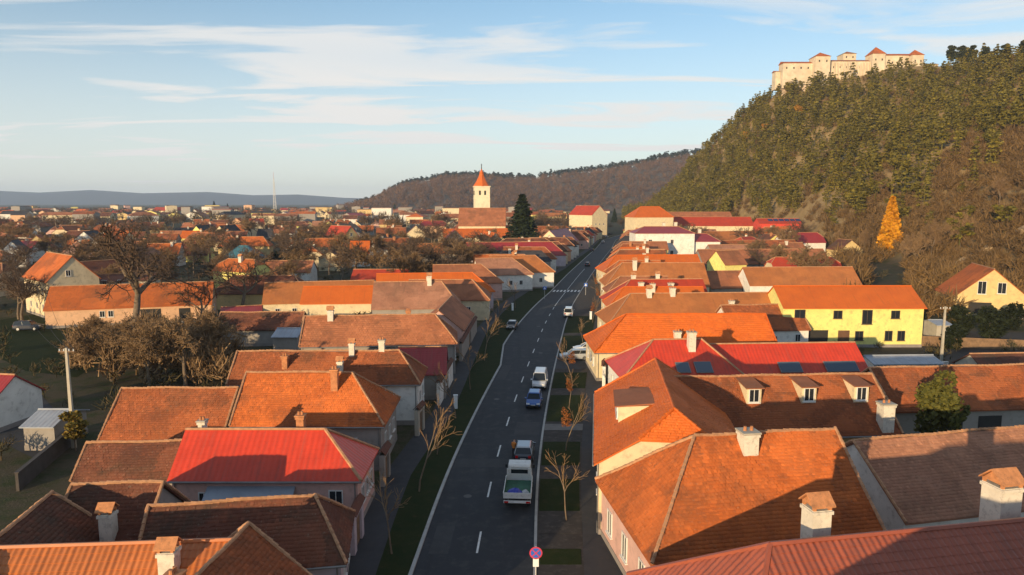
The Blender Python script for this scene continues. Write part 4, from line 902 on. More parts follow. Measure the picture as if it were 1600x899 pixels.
def scrub_edge(u): return float(np.interp(u, [0.16, 0.25, 0.30, 0.36, 0.42, 0.5, 0.58, 0.66, 0.74, 0.98], [0.0, 0.0, 0.05, 0.20, 0.15, 0.16, 0.22, 0.40, 0.52, 0.6]))
CASTLE_U, CASTLE_T = (0.375, 0.62), 0.95
def pine_ok(x, y, u, t):
    n = 0.07 * math.sin(u * 60 + 1) + 0.05 * math.sin(u * 131 + t * 9)
    if t < scrub_edge(u) + n: return t > 0.05 and u > 0.44 and rh.random() < 0.09
    if 0.365 < u < 0.63 and t > 0.94: return False
    return True
a = hill_points(2900, pine_ok); Hh = rh.uniform(7.5, 18, len(a)) * np.where(rh.random(len(a)) < 0.08, 1.2, 1)
spread_units('pine_wood', [pine_unit(s) for s in range(60, 68)], a[:, 0], a[:, 1], hz(a[:, 0], a[:, 1]) - 0.5, Hh, rh.uniform(0.95, 1.35, len(a)), M_PINE, 'olive-green pine wood covering the steep castle hill', 'wood', rh)
def clear0(x, y):
    return all(math.hypot(x - h.mid.x, y - h.mid.y) > max(h.ER, h.w) + 3 for h in HOUSES)
def scrub_ok(x, y, u, t):
    n = 0.07 * math.sin(u * 60 + 1) + 0.05 * math.sin(u * 131 + t * 9)
    if t < 0 and (u < 0.47 or y < 128 or (0.66 < u < 0.80 and y < 158) or not clear0(x, y)): return False
    if t > scrub_edge(u) + n + 0.03: return rh.random() < 0.10 and not (0.365 < u < 0.63 and t > 0.94)
    return not (0.27 < u < 0.45 and 0.04 < t < 0.24 and rh.random() < 0.88) and not (0.515 < u < 0.575 and y < 262)
a = hill_points(3600, scrub_ok, -0.42)
spread_units('hillside_scrub', [scrub_unit(s) for s in range(70, 76)], a[:, 0], a[:, 1], hz(a[:, 0], a[:, 1]) - 0.3, rh.uniform(3, 7.5, len(a)), rh.uniform(0.9, 1.4, len(a)), M_HSCRUB, 'leafless brown scrub covering the lower castle hillside', 'scrub', rh)
def hill_at(px, Y): u = (px - 800) / F; return None
def on_hill(px, py):
    """place where the sight line meets the slope"""
    a_ = (px - 800) / F; b_ = (py - 449.5) / F; dy = math.cos(PITCH) - b_ * math.sin(PITCH); dz = -math.sin(PITCH) - b_ * math.cos(PITCH)
    for t in np.arange(60, 1500, 1.0):
        x, y, z = a_ * t, dy * t, CAMH + dz * t
        if z <= float(hz(x, y)): return Vector((x, y, float(hz(x, y))))
    return Vector((a_ * 700, 700, 0))
p = on_hill(1390, 388); s_ = (388 - 308) / F * p.y / 15.0
put_tree('larch_tree', LAR, ('trunk', 'crown'), p, (s_ * 1.0, s_), 0.3, 'bright golden cone-shaped larch at the foot of the hill', 'tree')
YEL = (stem_mesh(8, 0.2), foliage_mesh('crown', M_YELLOW, 46, 700, clump_shape(12, 3.2, 0.2, 10, 0.5, 9), 0.7))
for px, py, h, lb in ((1195, 215, 14, 'rust-yellow tree left of centre in the pine wood'), (1165, 225, 13, 'yellowish tree lower left in the pine wood'), (1248, 190, 15, 'single yellow tree below the castle rocks'), (905, 305, 22, 'left golden tree on the wooded rise beyond the street'), (925, 302, 18, 'right golden tree on the wooded rise beyond the street')):
    p = on_hill(px, py) if px > 1050 else up(px, 325); put_tree('autumn_tree', YEL, ('trunk', 'crown'), p, h / 12, px, lb, 'tree')
for i, (px, py, h, lb) in enumerate(((1432, 425, 15, 'tall pale bare tree right of the golden larch'), (1452, 415, 17, 'leaning bare tree between larch and wooden house'), (1500, 395, 15, 'bare tree behind the wooden house'), (1350, 405, 13, 'low bare tree left of the golden larch'), (1560, 330, 14, 'bare tree above the sloping path'), (1310, 395, 11, 'small bare tree left of larch above tan barn roof'))):
    p = on_hill(px, py); bare(i % 2, True, p.x, p.y, h, lb, z=p.z - 0.2, wide=0.6)
# darker pines right of the castle, single on the skyline
PIN = (stem_mesh(11, 0.28), foliage_mesh('crown', mat_leaf('dark_pine_needles', (0.06, 0.06, 0.02), (0.022, 0.03, 0.012)), 47, 620, clump_shape(15, 3.8, 0.25, 12, 0.42, 11), 0.95))
for i, (u, lb) in enumerate(((0.615, 'dark pine touching the right end of the castle'), (0.628, 'dark pine second right of the castle'), (0.645, 'dark pine third right of the castle'), (0.662, 'dark pine fourth right of the castle, by the sky gap'), (0.690, 'dark pine fifth right of the castle'), (0.715, 'dark pine near the right edge of the skyline'), (0.738, 'dark pine at the very right edge of the skyline'))):
    yy = float(np.interp(u, HU, HT)) * 0.985; xx = u * yy; put_tree('pine_tree', PIN, ('trunk', 'crown'), (xx, yy, float(hz(xx, yy)) - 0.5), random.uniform(0.95, 1.2), i * 2.1, lb, 'tree', 'dark pines right of the castle')
# sloping walled path on the right
pts = [on_hill(px, py) for px, py in ((1488, 424), (1512, 408), (1535, 396), (1560, 383), (1580, 372), (1600, 362), (1630, 348))]
mb = MB()
for p, q in zip(pts, pts[1:]):
    d = (q - p); nrm = Vector((-d.y, d.x, 0)).normalized() * 0.9
    mb.prism([p - nrm, q - nrm, q + nrm, p + nrm], (0, 0, 1.6))
tag(mb.build('stone_wall', mat_plain('pale_stone', (0.40, 0.30, 0.19), 0.95, 0.2, 0.8, DIRT, 0.5)), 'pale stone wall climbing the slope at the right edge', 'wall')
# ------------------------------------------------------------------ castle
M_CSTONE = mat_plain('castle_stone', (0.60, 0.50, 0.37), 0.95, 0.18, 0.12, (0.30, 0.23, 0.15), 0.5)
M_ROCK = mat_plain('bare_rock', (0.46, 0.36, 0.27), 0.95, 0.2, 0.15, (0.25, 0.19, 0.13), 0.6, bump=0.5, bscale=1.0)
CY = 628.0
def cxz(px, py, y=CY):
    a_ = (px - 800) / F; b_ = (py - 449.5) / F; dy = math.cos(PITCH) - b_ * math.sin(PITCH); dz = -math.sin(PITCH) - b_ * math.cos(PITCH); t = y / dy
    return a_ * t, CAMH + dz * t
ca = empty('castle', (cxz(1335, 120)[0], CY, 118)); tag(ca, 'ruined stone castle with red-roofed towers crowning the hill', 'castle'); CO = Vector(ca.location)
def cbox(name, px0, px1, ptop, pbot, dep, y=CY, mat=M_CSTONE, parent=None):
    x0, zt = cxz(px0, ptop, y); x1, _ = cxz(px1, ptop, y); _, zb = cxz(px0, pbot, y); mb = MB()
    mb.box(((x0 + x1) / 2 - CO.x, y + dep / 2 - CO.y, (zt + zb) / 2 - CO.z), (x1 - x0, dep, zt - zb)); return mb.build(name, mat, parent or ca), (x0, x1, zt, dep, y)
def croof(spec, rise, mat='clay_orange', hip=False, parent=None):
    x0, x1, zt, dep, y = spec; mb = MB(); o = 0.6; z = zt - CO.z; xa, xb = x0 - CO.x - o, x1 - CO.x + o; ya, yb = y - CO.y - o, y - CO.y + dep + o; ym = (ya + yb) / 2; ins = (xb - xa) * (0.5 if hip else 0.0)
    mb.add([(xa, ya, z), (xb, ya, z), (xb, yb, z), (xa, yb, z), (xa + ins, ym, z + rise), (xb - ins, ym, z + rise)], [(0, 1, 5, 4), (1, 2, 5), (2, 3, 4, 5), (3, 0, 4), (3, 2, 1, 0)]); return mb.build('roof', ROOF['red_tile'] if mat == '_' else ROOF[mat], parent or ca)
def cwins(spec, n, z_off, w=1.0, h=1.6, mat=M_NEARBLACK):
    x0, x1, zt, dep, y = spec
    for i in range(n):
        mb = MB(); mb.box((x0 + (x1 - x0) * (i + 0.5) / n - CO.x, y - CO.y - 0.05, zt - z_off - CO.z), (w, 0.3, h)); mb.build('window', mat, ca)
_, s1 = cbox('wall', 1224, 1280, 99, 138, 10, CY - 2); croof(s1, 2.2, 'clay_orange'); cwins(s1, 5, 4)
_, s2 = cbox('tower', 1275, 1298, 88, 150, 14, CY - 8); croof(s2, 4.5, 'clay_orange', True); cwins(s2, 2, 4)
_, s3 = cbox('wall', 1298, 1370, 96, 145, 8, CY - 2); croof(s3, 1.8, 'clay_tan'); cwins(s3, 7, 5)
_, s4 = cbox('keep', 1318, 1338, 84, 100, 12, CY + 6); croof(s4, 3.0, 'clay_tan', True); cwins(s4, 2, 3)
_, s5 = cbox('tower', 1364, 1384, 84, 132, 13, CY - 6); croof(s5, 7.0, 'clay_orange', True); cwins(s5, 2, 5)
_, s6 = cbox('wall', 1384, 1428, 87, 140, 12, CY - 3); croof(s6, 2.6, 'clay_orange'); cwins(s6, 6, 6); cwins(s6, 6, 13)
_, s7 = cbox('tower', 1426, 1444, 86, 136, 12, CY - 8); croof(s7, 5.5, 'clay_orange', True); cwins(s7, 2, 5)
_, s8 = cbox('wall', 1444, 1466, 101, 132, 8, CY + 2); croof(s8, 1.5, 'clay_tan')
_, s9 = cbox('wall', 1212, 1226, 112, 140, 8, CY + 4); croof(s9, 1.2, 'clay_orange')
for i in range(13):                                   # buttresses along the long wall
    px = 1304 + i * 5; x, z = cxz(px, 100, CY - 2); mb = MB(); mb.box((x - CO.x, -2.6, z - 7 - CO.z), (0.9, 1.4, 16), taper=0.9); mb.build('buttress', M_CSTONE, ca)
def rock(px, py, sx, sz, lb):
    p = on_hill(px, py); r = np.random.default_rng(int(px)); mb = MB(); n = 14; lv = 7; vs = []
    for k in range(lv + 1):
        f = k / lv; rad = (1 - f) ** 0.5
        for j in range(n):
            t = 6.283 * j / n; vs.append((math.cos(t) * sx * rad * r.uniform(0.65, 1.25), math.sin(t) * sx * 0.6 * rad * r.uniform(0.7, 1.2), -sz * 0.7 + f * sz * 1.6 + r.uniform(-.7, .7)))
    fs = [(k * n + j, k * n + (j + 1) % n, (k + 1) * n + (j + 1) % n, (k + 1) * n + j) for k in range(lv) for j in range(n)]
    mb.add(vs, fs); o = mb.build('rock_outcrop', M_ROCK); o.location = p; tag(o, lb, 'rock')
rock(1302, 138, 7, 7, 'pale rock outcrop directly under the castle tower'); rock(1262, 140, 7, 5, 'pale rock outcrop under the left end of the castle'); rock(1222, 146, 6, 5, 'small rock outcrop at the left shoulder of the hill')
# ------------------------------------------------------------------ distant hills
M_FARW = mat_plain('far_wood_ground', (0.075, 0.06, 0.045), 0.95, 0.2, 0.01)
def far_ridge(name, prof, Z0, Zt, Z1, label, jitter=0.0, mat=M_FARW):
    pxs = np.arange(prof[0][0], prof[-1][0] + 1, 4); py = np.interp(pxs, [p[0] for p in prof], [p[1] for p in prof]); zt = CAMH + (316 - py) / F * Zt
    rows = np.linspace(0, 1, 15); V = []
    for f in rows:
        Z = Z0 + (Zt - Z0) * f / 0.6 if f <= 0.6 else Zt + (Z1 - Zt) * (f - 0.6) / 0.4
        k = math.sin(min(f, 0.6) / 0.6 * math.pi / 2) if f <= 0.6 else math.cos((f - 0.6) / 0.4 * math.pi / 2)
        X = (pxs - 800) / F * Zt * (1 + (Z / Zt - 1) * 0.5); V.append(np.stack([X, np.full_like(X, Z), np.maximum(zt, 0) * k - 3], -1))
    V = np.array(V); V[1:-1, :, 2] += RNG.normal(0, jitter, V[1:-1, :, 2].shape); n, m = V.shape[:2]
    i, j = np.meshgrid(np.arange(n - 1), np.arange(m - 1), indexing='ij'); q = np.stack([i * m + j, i * m + j + 1, (i + 1) * m + j + 1, (i + 1) * m + j], -1).reshape(-1, 4)
    o = np_mesh(name, V.reshape(-1, 3), q, None, mat, smooth=True); tag(o, label, 'hill', None, 'structure'); return V
FV = far_ridge('far_hill', [(560, 322), (600, 311), (625, 297), (645, 289), (700, 279), (735, 277), (780, 281), (830, 281), (870, 276), (910, 271), (950, 266), (1000, 257), (1050, 247), (1110, 240), (1200, 240)], 1450, 2100, 2700, 'brown wooded hill beyond the church tower', 2.0)
far_ridge('far_mountains', [(-700, 300), (-300, 297), (-100, 301), (0, 298), (70, 301), (150, 297), (230, 302), (330, 300), (400, 305), (470, 304), (540, 309), (620, 311), (760, 316), (900, 318)], 6400, 7400, 8200, 'faint blue mountains on the left horizon', 0.0, mat_plain('far_mountain', (0.045, 0.06, 0.09), 0.95, 0.1, 0.002))
rf = np.random.default_rng(77); n = 3800
fi = rf.uniform(0.5, 8.8, n); fj = rf.uniform(0, FV.shape[1] - 2, n); i0 = fi.astype(int); j0 = fj.astype(int); a = FV[i0, j0] * (1 - (fi - i0))[:, None] + FV[i0 + 1, j0] * (fi - i0)[:, None]; a = a + (FV[i0, j0 + 1] - FV[i0, j0]) * (fj - j0)[:, None]
top = fi > 6.6; M_FPINE = mat_leaf('far_conifers', (0.035, 0.042, 0.024), (0.02, 0.026, 0.018)); M_FDEC = mat_leaf('far_bare_wood', (0.21, 0.115, 0.06), (0.125, 0.07, 0.042))
for nm, sel, mt, lb, hh in (('far_conifer_wood', top & (rf.random(n) < 0.75), M_FPINE, 'dark conifer wood along the far hilltop', 20), ('far_bare_wood', ~top, M_FDEC, 'leafless brown wood on the far hillside', 15)):
    q = a[sel]; spread_units(nm, [pine_unit(s, 26, 0.11) if hh == 20 else scrub_unit(s, 30) for s in (80, 81)], q[:, 0], q[:, 1], q[:, 2] - 2, rf.uniform(0.8, 1.25, len(q)) * hh, rf.uniform(1.3, 1.9, len(q)), mt, lb, 'wood', rf)

# ------------------------------------------------------------------ church tower, mast
p = up(753, 420); TY = 430.0; TX = (753 - 800) / F * TY
ch = empty('church_tower', (TX, TY, 0), 0.15); tag(ch, 'white square church tower with orange spire rising over the town', 'church tower')
mb = MB(); mb.box((0, 0, 16.1), (9.2, 9.2, 32.2)); mb.box((0, 0, 32.4), (10, 10, 0.6)); mb.box((0, 0, 25), (9.5, 9.5, 0.4)); mb.build('wall', mat_plain('tower_render', (0.74, 0.66, 0.48), 0.9, 0.1, 0.3, DIRT, 0.25), ch)
mb = MB()
for k, (r0, r1, z0, z1) in enumerate(((5.3, 3.3, 32.6, 35.6), (3.3, 1.5, 35.6, 39.2), (1.6, 1.2, 39.2, 40.4), (1.5, 0.12, 40.4, 43.4))):
    n = 8; mb.tube((0, 0, z0), (0, 0, z1), r0, r1, n)
mb.build('spire', ROOF['new_orange'], ch)
mb = MB(); mb.tube((0, 0, 40), (0, 0, 46.4), 0.4, 0.15, 6); mb.box((0, 0, 45.6), (1.2, 0.15, 0.15)); mb.build('finial', M_NEARBLACK, ch)
for f in (0, math.pi / 2, -math.pi / 2, math.pi):
    for x in (-1.6, 1.6):
        mb = MB(); mb.box((0, -0.05, 0), (1.1, 0.2, 2.6)); o = mb.build('louvre_window', M_NEARBLACK, ch); o.location = (math.cos(f) * x + math.sin(f) * 4.6, math.sin(f) * x - math.cos(f) * 4.6, 28.6); o.rotation_euler = (0, 0, f)
hW('church nave with tan tiled roof beside the tower', TX - 13, TY - 13, TX + 15, TY - 13, 19.5, 10, 1.05, roof='clay_tan', wall='cream', name='church_nave', cat='church', near=WW(5, 5))
MX, MY = (432 - 800) / F * 1150, 1150
ms = empty('radio_mast', (MX, MY, 0)); tag(ms, 'tall thin lattice radio mast on the left horizon', 'mast')
mb = MB()
for sx, sy in ((-1, -1), (1, -1), (1, 1), (-1, 1)): mb.tube((sx * 2.2, sy * 2.2, 0), (sx * 0.4, sy * 0.4, 62), 0.28, 0.2, 4)
mb.build('leg_frame', M_STEEL, ms); mb = MB()
for k in range(12):
    z0, z1 = k * 5.1, (k + 1) * 5.1; a0 = 2.2 - 1.8 * z0 / 62; a1 = 2.2 - 1.8 * z1 / 62
    for c0, c1 in (((-1, -1), (1, -1)), ((1, -1), (1, 1)), ((1, 1), (-1, 1)), ((-1, 1), (-1, -1))): mb.tube((c0[0] * a0, c0[1] * a0, z0), (c1[0] * a1, c1[1] * a1, z1), 0.14, n=3)
mb.build('bracing', M_STEEL, ms); mb = MB(); mb.tube((0, 0, 61), (0, 0, 72), 0.2, 0.1, 5); mb.build('antenna', mat_plain('mast_red', (0.5, 0.06, 0.05), 0.6), ms)
# ------------------------------------------------------------------ vehicles
M_TYRE = M_BLACK; M_RIM = mat_plain('alloy', (0.45, 0.45, 0.46), 0.35, 0.05, metal=0.8); M_LAMP = mat_plain('lamp_lens', (0.72, 0.74, 0.76), 0.15); M_TAIL = mat_plain('tail_lens', (0.45, 0.01, 0.01), 0.2)
M_PLATE = mat_plain('plate_white', (0.7, 0.7, 0.68), 0.5); M_CARGL = mat_glass('car_glass', (0.015, 0.02, 0.025))
def carpaint(n, c):
    if n in MATS: return MATS[n]
    m, nt, b = nodes_of(n); b.inputs['Base Color'].default_value = (*c, 1); b.inputs['Roughness'].default_value = 0.3; b.inputs['Coat Weight'].default_value = 0.6; b.inputs['Coat Roughness'].default_value = 0.08; MATS[n] = m; return m
def wheel(parent, x, y, r=0.32, w=0.2):
    mb = MB(); mb.tube((0, -w / 2, 0), (0, w / 2, 0), r, r, 16); o = mb.build('wheel', M_TYRE, parent); o.location = (x, y, r)
    mb = MB(); mb.tube((0, -w / 2 - 0.012, 0), (0, w / 2 + 0.012, 0), r * 0.62, r * 0.62, 12); mb.build('rim', M_RIM, o); return o
def loft(rings):
    mb = MB(); n = len(rings[0]); vs = [p for r in rings for p in r]
    fs = [(k * n + j, k * n + (j + 1) % n, (k + 1) * n + (j + 1) % n, (k + 1) * n + j) for k in range(len(rings) - 1) for j in range(n)]
    fs += [tuple(range(n))[::-1], tuple(range((len(rings) - 1) * n, len(rings) * n))]; mb.add(vs, fs); return mb
CARS = {  # length, half width, body stations (x, top z, width factor), cabin (base front/back, roof front/back, belt, roof z)
 'hatch': (4.0, 0.86, [(-2.0, 0.72, 0.80), (-1.93, 0.92, 0.93), (-1.2, 0.98, 1.0), (0.6, 0.95, 1.0), (1.35, 0.86, 0.97), (1.88, 0.70, 0.88), (2.0, 0.52, 0.76)], (0.95, -1.9, 0.25, -1.55, 0.93, 1.46)),
 'saloon': (4.4, 0.88, [(-2.2, 0.74, 0.82), (-2.12, 0.95, 0.93), (-1.4, 1.0, 1.0), (0.6, 0.96, 1.0), (1.5, 0.86, 0.97), (2.08, 0.70, 0.88), (2.2, 0.52, 0.78)], (1.0, -1.65, 0.3, -1.05, 0.95, 1.42)),
 'estate': (4.4, 0.88, [(-2.2, 0.78, 0.84), (-2.14, 0.98, 0.95), (-1.4, 1.0, 1.0), (0.6, 0.96, 1.0), (1.5, 0.86, 0.97), (2.08, 0.70, 0.88), (2.2, 0.52, 0.78)], (1.0, -2.1, 0.3, -1.85, 0.96, 1.5)),
 'suv': (4.5, 0.93, [(-2.25, 0.9, 0.86), (-2.2, 1.12, 0.95), (-1.4, 1.16, 1.0), (0.6, 1.12, 1.0), (1.5, 1.05, 0.98), (2.12, 0.92, 0.9), (2.25, 0.6, 0.8)], (1.05, -2.15, 0.4, -1.9, 1.1, 1.74)),
 'van': (4.6, 0.92, [(-2.3, 0.9, 0.92), (-2.28, 1.1, 0.97), (-1.4, 1.15, 1.0), (0.9, 1.12, 1.0), (1.6, 1.0, 0.97), (2.18, 0.82, 0.9), (2.3, 0.6, 0.8)], (1.5, -2.26, 0.85, -2.2, 1.1, 1.92)),
}
def car(kind, paint, x, y, heading, label, roofpaint=None, cargo=False, z=0.025, cat='car', name='car', group=None):
    L, hw_, st, cb = CARS[kind]; r = empty(name, (x, y, z), heading); tag(r, label, cat, group)
    rings = []
    for sx, zt, k in st:
        w_ = hw_ * k; zb = 0.22 if abs(sx) < L / 2 - 0.15 else 0.34
        rings.append([(sx, -w_ * 0.93, zb), (sx, -w_, zb + 0.22), (sx, -w_ * 0.985, zt - 0.14), (sx, -w_ * 0.90, zt), (sx, w_ * 0.90, zt), (sx, w_ * 0.985, zt - 0.14), (sx, w_, zb + 0.22), (sx, w_ * 0.93, zb)])
    body = loft(rings).build('body', paint, r, smooth=False)
    bf, bb, rf_, rb, bz, rz_ = cb; wb = hw_ * 0.89; wr = hw_ * 0.74
    g_ = MB(); g_.add([(bf, -wb, bz), (bf, wb, bz), (bb, wb, bz), (bb, -wb, bz), (rf_, -wr, rz_ - 0.05), (rf_, wr, rz_ - 0.05), (rb, wr, rz_ - 0.05), (rb, -wr, rz_ - 0.05)], [(0, 1, 5, 4), (1, 2, 6, 5), (2, 3, 7, 6), (3, 0, 4, 7), (4, 5, 6, 7)]); g_.build('windows', M_CARGL, r)
    rp = MB(); q = [(rf_ + 0.08, -wr * 1.0, rz_ - 0.07), (rf_ + 0.08, wr, rz_ - 0.07), (rb - 0.06, wr, rz_ - 0.07), (rb - 0.06, -wr, rz_ - 0.07)]; q2 = [(rf_ - 0.1, -wr * 0.86, rz_), (rf_ - 0.1, wr * 0.86, rz_), (rb + 0.1, wr * 0.86, rz_), (rb + 0.1, -wr * 0.86, rz_)]
    rp.add(q + q2, [(4, 5, 6, 7), (0, 1, 5, 4), (1, 2, 6, 5), (2, 3, 7, 6), (3, 0, 4, 7)])
    for sy in (-1, 1):
        for (x0, x1) in ((bf, rf_ + 0.05), (bb, rb - 0.03), ((bf + bb) / 2, (rf_ + rb) / 2)):
            rp.tube((x0, sy * wb * 1.005, bz - 0.02), (x1, sy * wr * 1.005, rz_ - 0.06), 0.035, n=4)
        if cargo: rp.add([(0.3, sy * (wb + 0.012), bz), (bb, sy * (wb + 0.012), bz), (rb, sy * (wr + 0.012), rz_ - 0.05), (0.2, sy * (wr + 0.012), rz_ - 0.05)], [(0, 1, 2, 3)])
    rp.build('roof', roofpaint or paint, r)
    wr_ = 0.31 if kind != 'suv' else 0.36
    for sx in (-L * 0.30, L * 0.31):
        for sy in (-1, 1): wheel(r, sx, sy * (hw_ - 0.10), wr_)
    for sy in (-1, 1):
        mb = MB(); mb.box((st[-2][0] + 0.03, sy * hw_ * 0.66, st[-2][1] - 0.07), (0.18, 0.36, 0.15)); mb.build('headlight', M_LAMP, r)
        mb = MB(); mb.box((st[0][0] - 0.01, sy * hw_ * 0.66, st[0][1] - 0.02), (0.12, 0.24, 0.20)); mb.build('taillight', M_TAIL, r)
        mb = MB(); mb.box((bf - 0.15, sy * (hw_ + 0.06), bz + 0.05), (0.14, 0.16, 0.13)); mb.build('mirror', paint, r)
    for sx in (-1, 1):
        mb = MB(); mb.box((sx * (L / 2 + 0.0), 0, 0.5), (0.05, 0.5, 0.11)); mb.build('number_plate', M_PLATE, r)
        mb = MB(); mb.box((sx * (L / 2 - 0.05), 0, 0.42), (0.16, hw_ * 1.5, 0.16)); mb.build('bumper', M_BLACK, r)
    return r
def head(y): return math.atan2(4.0, ctr(y + 2) - ctr(y - 2))      # direction of the street, away from the camera
P_BLUE = carpaint('paint_blue', (0.02, 0.09, 0.32)); P_WHITE = carpaint('paint_white', (0.62, 0.63, 0.64)); P_DARK = carpaint('paint_dark', (0.02, 0.028, 0.05)); P_SILVER = carpaint('paint_silver', (0.36, 0.38, 0.40)); P_BLACK = carpaint('paint_black', (0.012, 0.012, 0.014)); P_RED = carpaint('paint_red', (0.35, 0.02, 0.02))
def at(px, py): q = up(px, py, 0); return q.x, q.y
x, y = at(834, 640); car('hatch', P_BLUE, x + 0.1, y + 1.8, head(y) + math.pi, 'blue hatchback parked facing the viewer on the right of the street')
x, y = at(845, 612); car('van', P_WHITE, x, y + 2.6, head(y) + math.pi, 'small white van parked behind the blue hatchback', cargo=True, cat='van', name='van')
x, y = at(819, 728); car('hatch', P_DARK, x + 0.05, y + 2.2, head(y), 'dark blue car parked ahead of the flatbed truck', roofpaint=P_SILVER)
x, y = at(898, 563); car('estate', P_SILVER, x, y, math.pi + 0.06, 'silver estate parked across the right verge, the nearer of two', z=0.13)
x, y = at(908, 552); car('saloon', P_WHITE, x + 1, y + 0.3, math.pi, 'white saloon parked across the right verge, the farther of two', z=0.13)
x, y = at(800, 515); car('saloon', P_BLACK, x, y + 1, head(y) + math.pi, 'black car with pale roof coming along the left side', roofpaint=P_SILVER)
x, y = at(890, 497); car('van', P_WHITE, x, y + 2, head(y), 'tiny white van parked right before the zebra crossing', cat='van', name='van', cargo=True)
for i, (px, py, pt, lb) in enumerate(((942, 380, P_WHITE, 'nearest of the cars lined up at the far street bend'), (948, 372, P_SILVER, 'second of the cars lined up at the far street bend'), (953, 367, P_DARK, 'farthest of the cars lined up at the far street bend'), (918, 416, P_DARK, 'dark car parked beyond the zebra crossing'), (925, 393, P_BLACK, 'black car far along the left kerb'))):
    x, y = at(px, py); car('hatch' if i % 2 else 'saloon', pt, x, y, head(y), lb, group='cars at the far end of the street')
x, y = at(45, 516); car('suv', P_DARK, x, y, 0.15, 'dark suv parked on the grass by the white two-storey house', z=0.0); x, y = at(62, 505); car('saloon', P_BLACK, x + 2, y + 3, 0.15, 'dark car standing behind the suv at the far left', z=0.0)
# flatbed truck, seen from behind
x, y = at(808, 797); tr = empty('flatbed_truck', (x, y, 0.025), head(y + 3) - math.pi / 2); tag(tr, 'white flatbed truck with green lined bed parked on the right', 'truck')
M_GREENB = mat_plain('bed_green', (0.03, 0.11, 0.065), 0.7, 0.25, 2.0, (0.03, 0.03, 0.02), 0.4); M_TWH = mat_plain('truck_white', (0.62, 0.62, 0.60), 0.45, 0.06, 1.5, DIRT, 0.35)
mb = MB(); mb.box((0, 2.7, 0.55), (0.8, 5.2, 0.22)); mb.build('chassis', M_BLACK, tr)
mb = MB(); mb.box((0, 1.75, 0.86), (2.0, 3.3, 0.08)); mb.build('bed_floor', M_GREENB, tr)
for sx in (-1, 1):
    mb = MB(); mb.box((sx * 1.03, 1.75, 1.08), (0.05, 3.4, 0.44)); 
    for k in range(4): mb.box((sx * 1.065, 0.3 + k * 0.97, 1.08), (0.03, 0.06, 0.42))
    mb.build('side_board', M_TWH, tr); mb = MB(); mb.box((sx * 0.995, 1.75, 1.08), (0.015, 3.3, 0.36)); mb.build('side_lining', M_GREENB, tr)
mb = MB(); mb.box((0, 0.03, 1.08), (2.1, 0.05, 0.44)); mb.build('tailgate', M_TWH, tr)
mb = MB(); mb.box((0, -0.02, 0.62), (2.05, 0.14, 0.16)); mb.build('rear_bumper', M_TWH, tr)
mb = MB(); mb.box((0, -0.10, 0.62), (0.52, 0.02, 0.11)); mb.build('number_plate', M_PLATE, tr)
for sx in (-1, 1):
    mb = MB(); mb.box((sx * 0.82, -0.10, 0.62), (0.32, 0.03, 0.12)); mb.build('taillight', M_TAIL, tr)
    mb = MB(); mb.box((sx * 0.95, 3.42, 1.35), (0.07, 0.07, 1.0)); mb.build('stake', M_TWH, tr)
mb = MB(); mb.box((0, 3.42, 1.83), (1.97, 0.07, 0.06)); mb.box((0, 3.42, 1.4), (1.9, 0.05, 0.06)); mb.build('headboard', M_STEEL, tr)
W2 = 0.98; rings = []
for yy, zb, zt, k in ((3.62, 0.5, 1.95, 0.97), (3.75, 0.45, 2.08, 1.0), (4.75, 0.45, 2.08, 1.0), (5.1, 0.45, 1.55, 1.0), (5.25, 0.45, 1.25, 0.98), (5.32, 0.5, 0.9, 0.94)):
    rings.append([(-W2 * k, yy, zb), (W2 * k, yy, zb), (W2 * k, yy, min(1.3, zt)), (W2 * k * 0.9, yy, zt), (-W2 * k * 0.9, yy, zt), (-W2 * k, yy, min(1.3, zt))])
cabo = loft(rings).build('cab', M_TWH, tr)
mb = MB(); mb.box((0, 3.615, 1.6), (1.35, 0.02, 0.45)); mb.build('rear_window', M_CARGL, cabo); mb = MB(); mb.add([(-0.8, 5.13, 1.53), (0.8, 5.13, 1.53), (0.74, 4.79, 2.05), (-0.74, 4.79, 2.05)], [(0, 1, 2, 3)]); mb.build('windscreen', M_CARGL, cabo)
for sx in (-1, 1):
    mb = MB(); mb.add([(sx * 0.99, 3.95, 1.32), (sx * 0.99, 4.85, 1.32), (sx * 0.93, 4.7, 1.9), (sx * 0.93, 3.95, 1.9)], [(0, 1, 2, 3)]); mb.build('side_window', M_CARGL, cabo)
    mb = MB(); mb.box((sx * 1.12, 4.85, 1.5), (0.16, 0.06, 0.28)); mb.build('mirror', M_BLACK, cabo)
for yy in (0.95, 4.55):
    for sx in (-1, 1):
        mb = MB(); mb.tube((-0.11, 0, 0), (0.11, 0, 0), 0.34, 0.34, 16); o = mb.build('wheel', M_TYRE, tr); o.location = (sx * 0.86, yy, 0.34); mb = MB(); mb.tube((-0.12, 0, 0), (0.12, 0, 0), 0.2, 0.2, 10); mb.build('rim', M_RIM, o)
def lump(name, c, dims, mat, label, cat, seed, rz=0):
    r = np.random.default_rng(seed); n, lv = 14, 6; vs = []
    for k in range(lv + 1):
        f = k / lv; rad = math.cos(f * math.pi / 2) ** 0.6
        for j in range(n):
            t = 6.283 * j / n; q = r.uniform(0.82, 1.15); vs.append((math.cos(t) * dims[0] / 2 * rad * q, math.sin(t) * dims[1] / 2 * rad * q, f * dims[2] * r.uniform(0.9, 1.05)))
    mb = MB(); mb.add(vs, [(k * n + j, k * n + (j + 1) % n, (k + 1) * n + (j + 1) % n, (k + 1) * n + j) for k in range(lv) for j in range(n)]); o = mb.build(name, mat); o.location = c; o.rotation_euler = (0, 0, rz); tag(o, label, cat); return o
hd = head(y + 3) - math.pi / 2
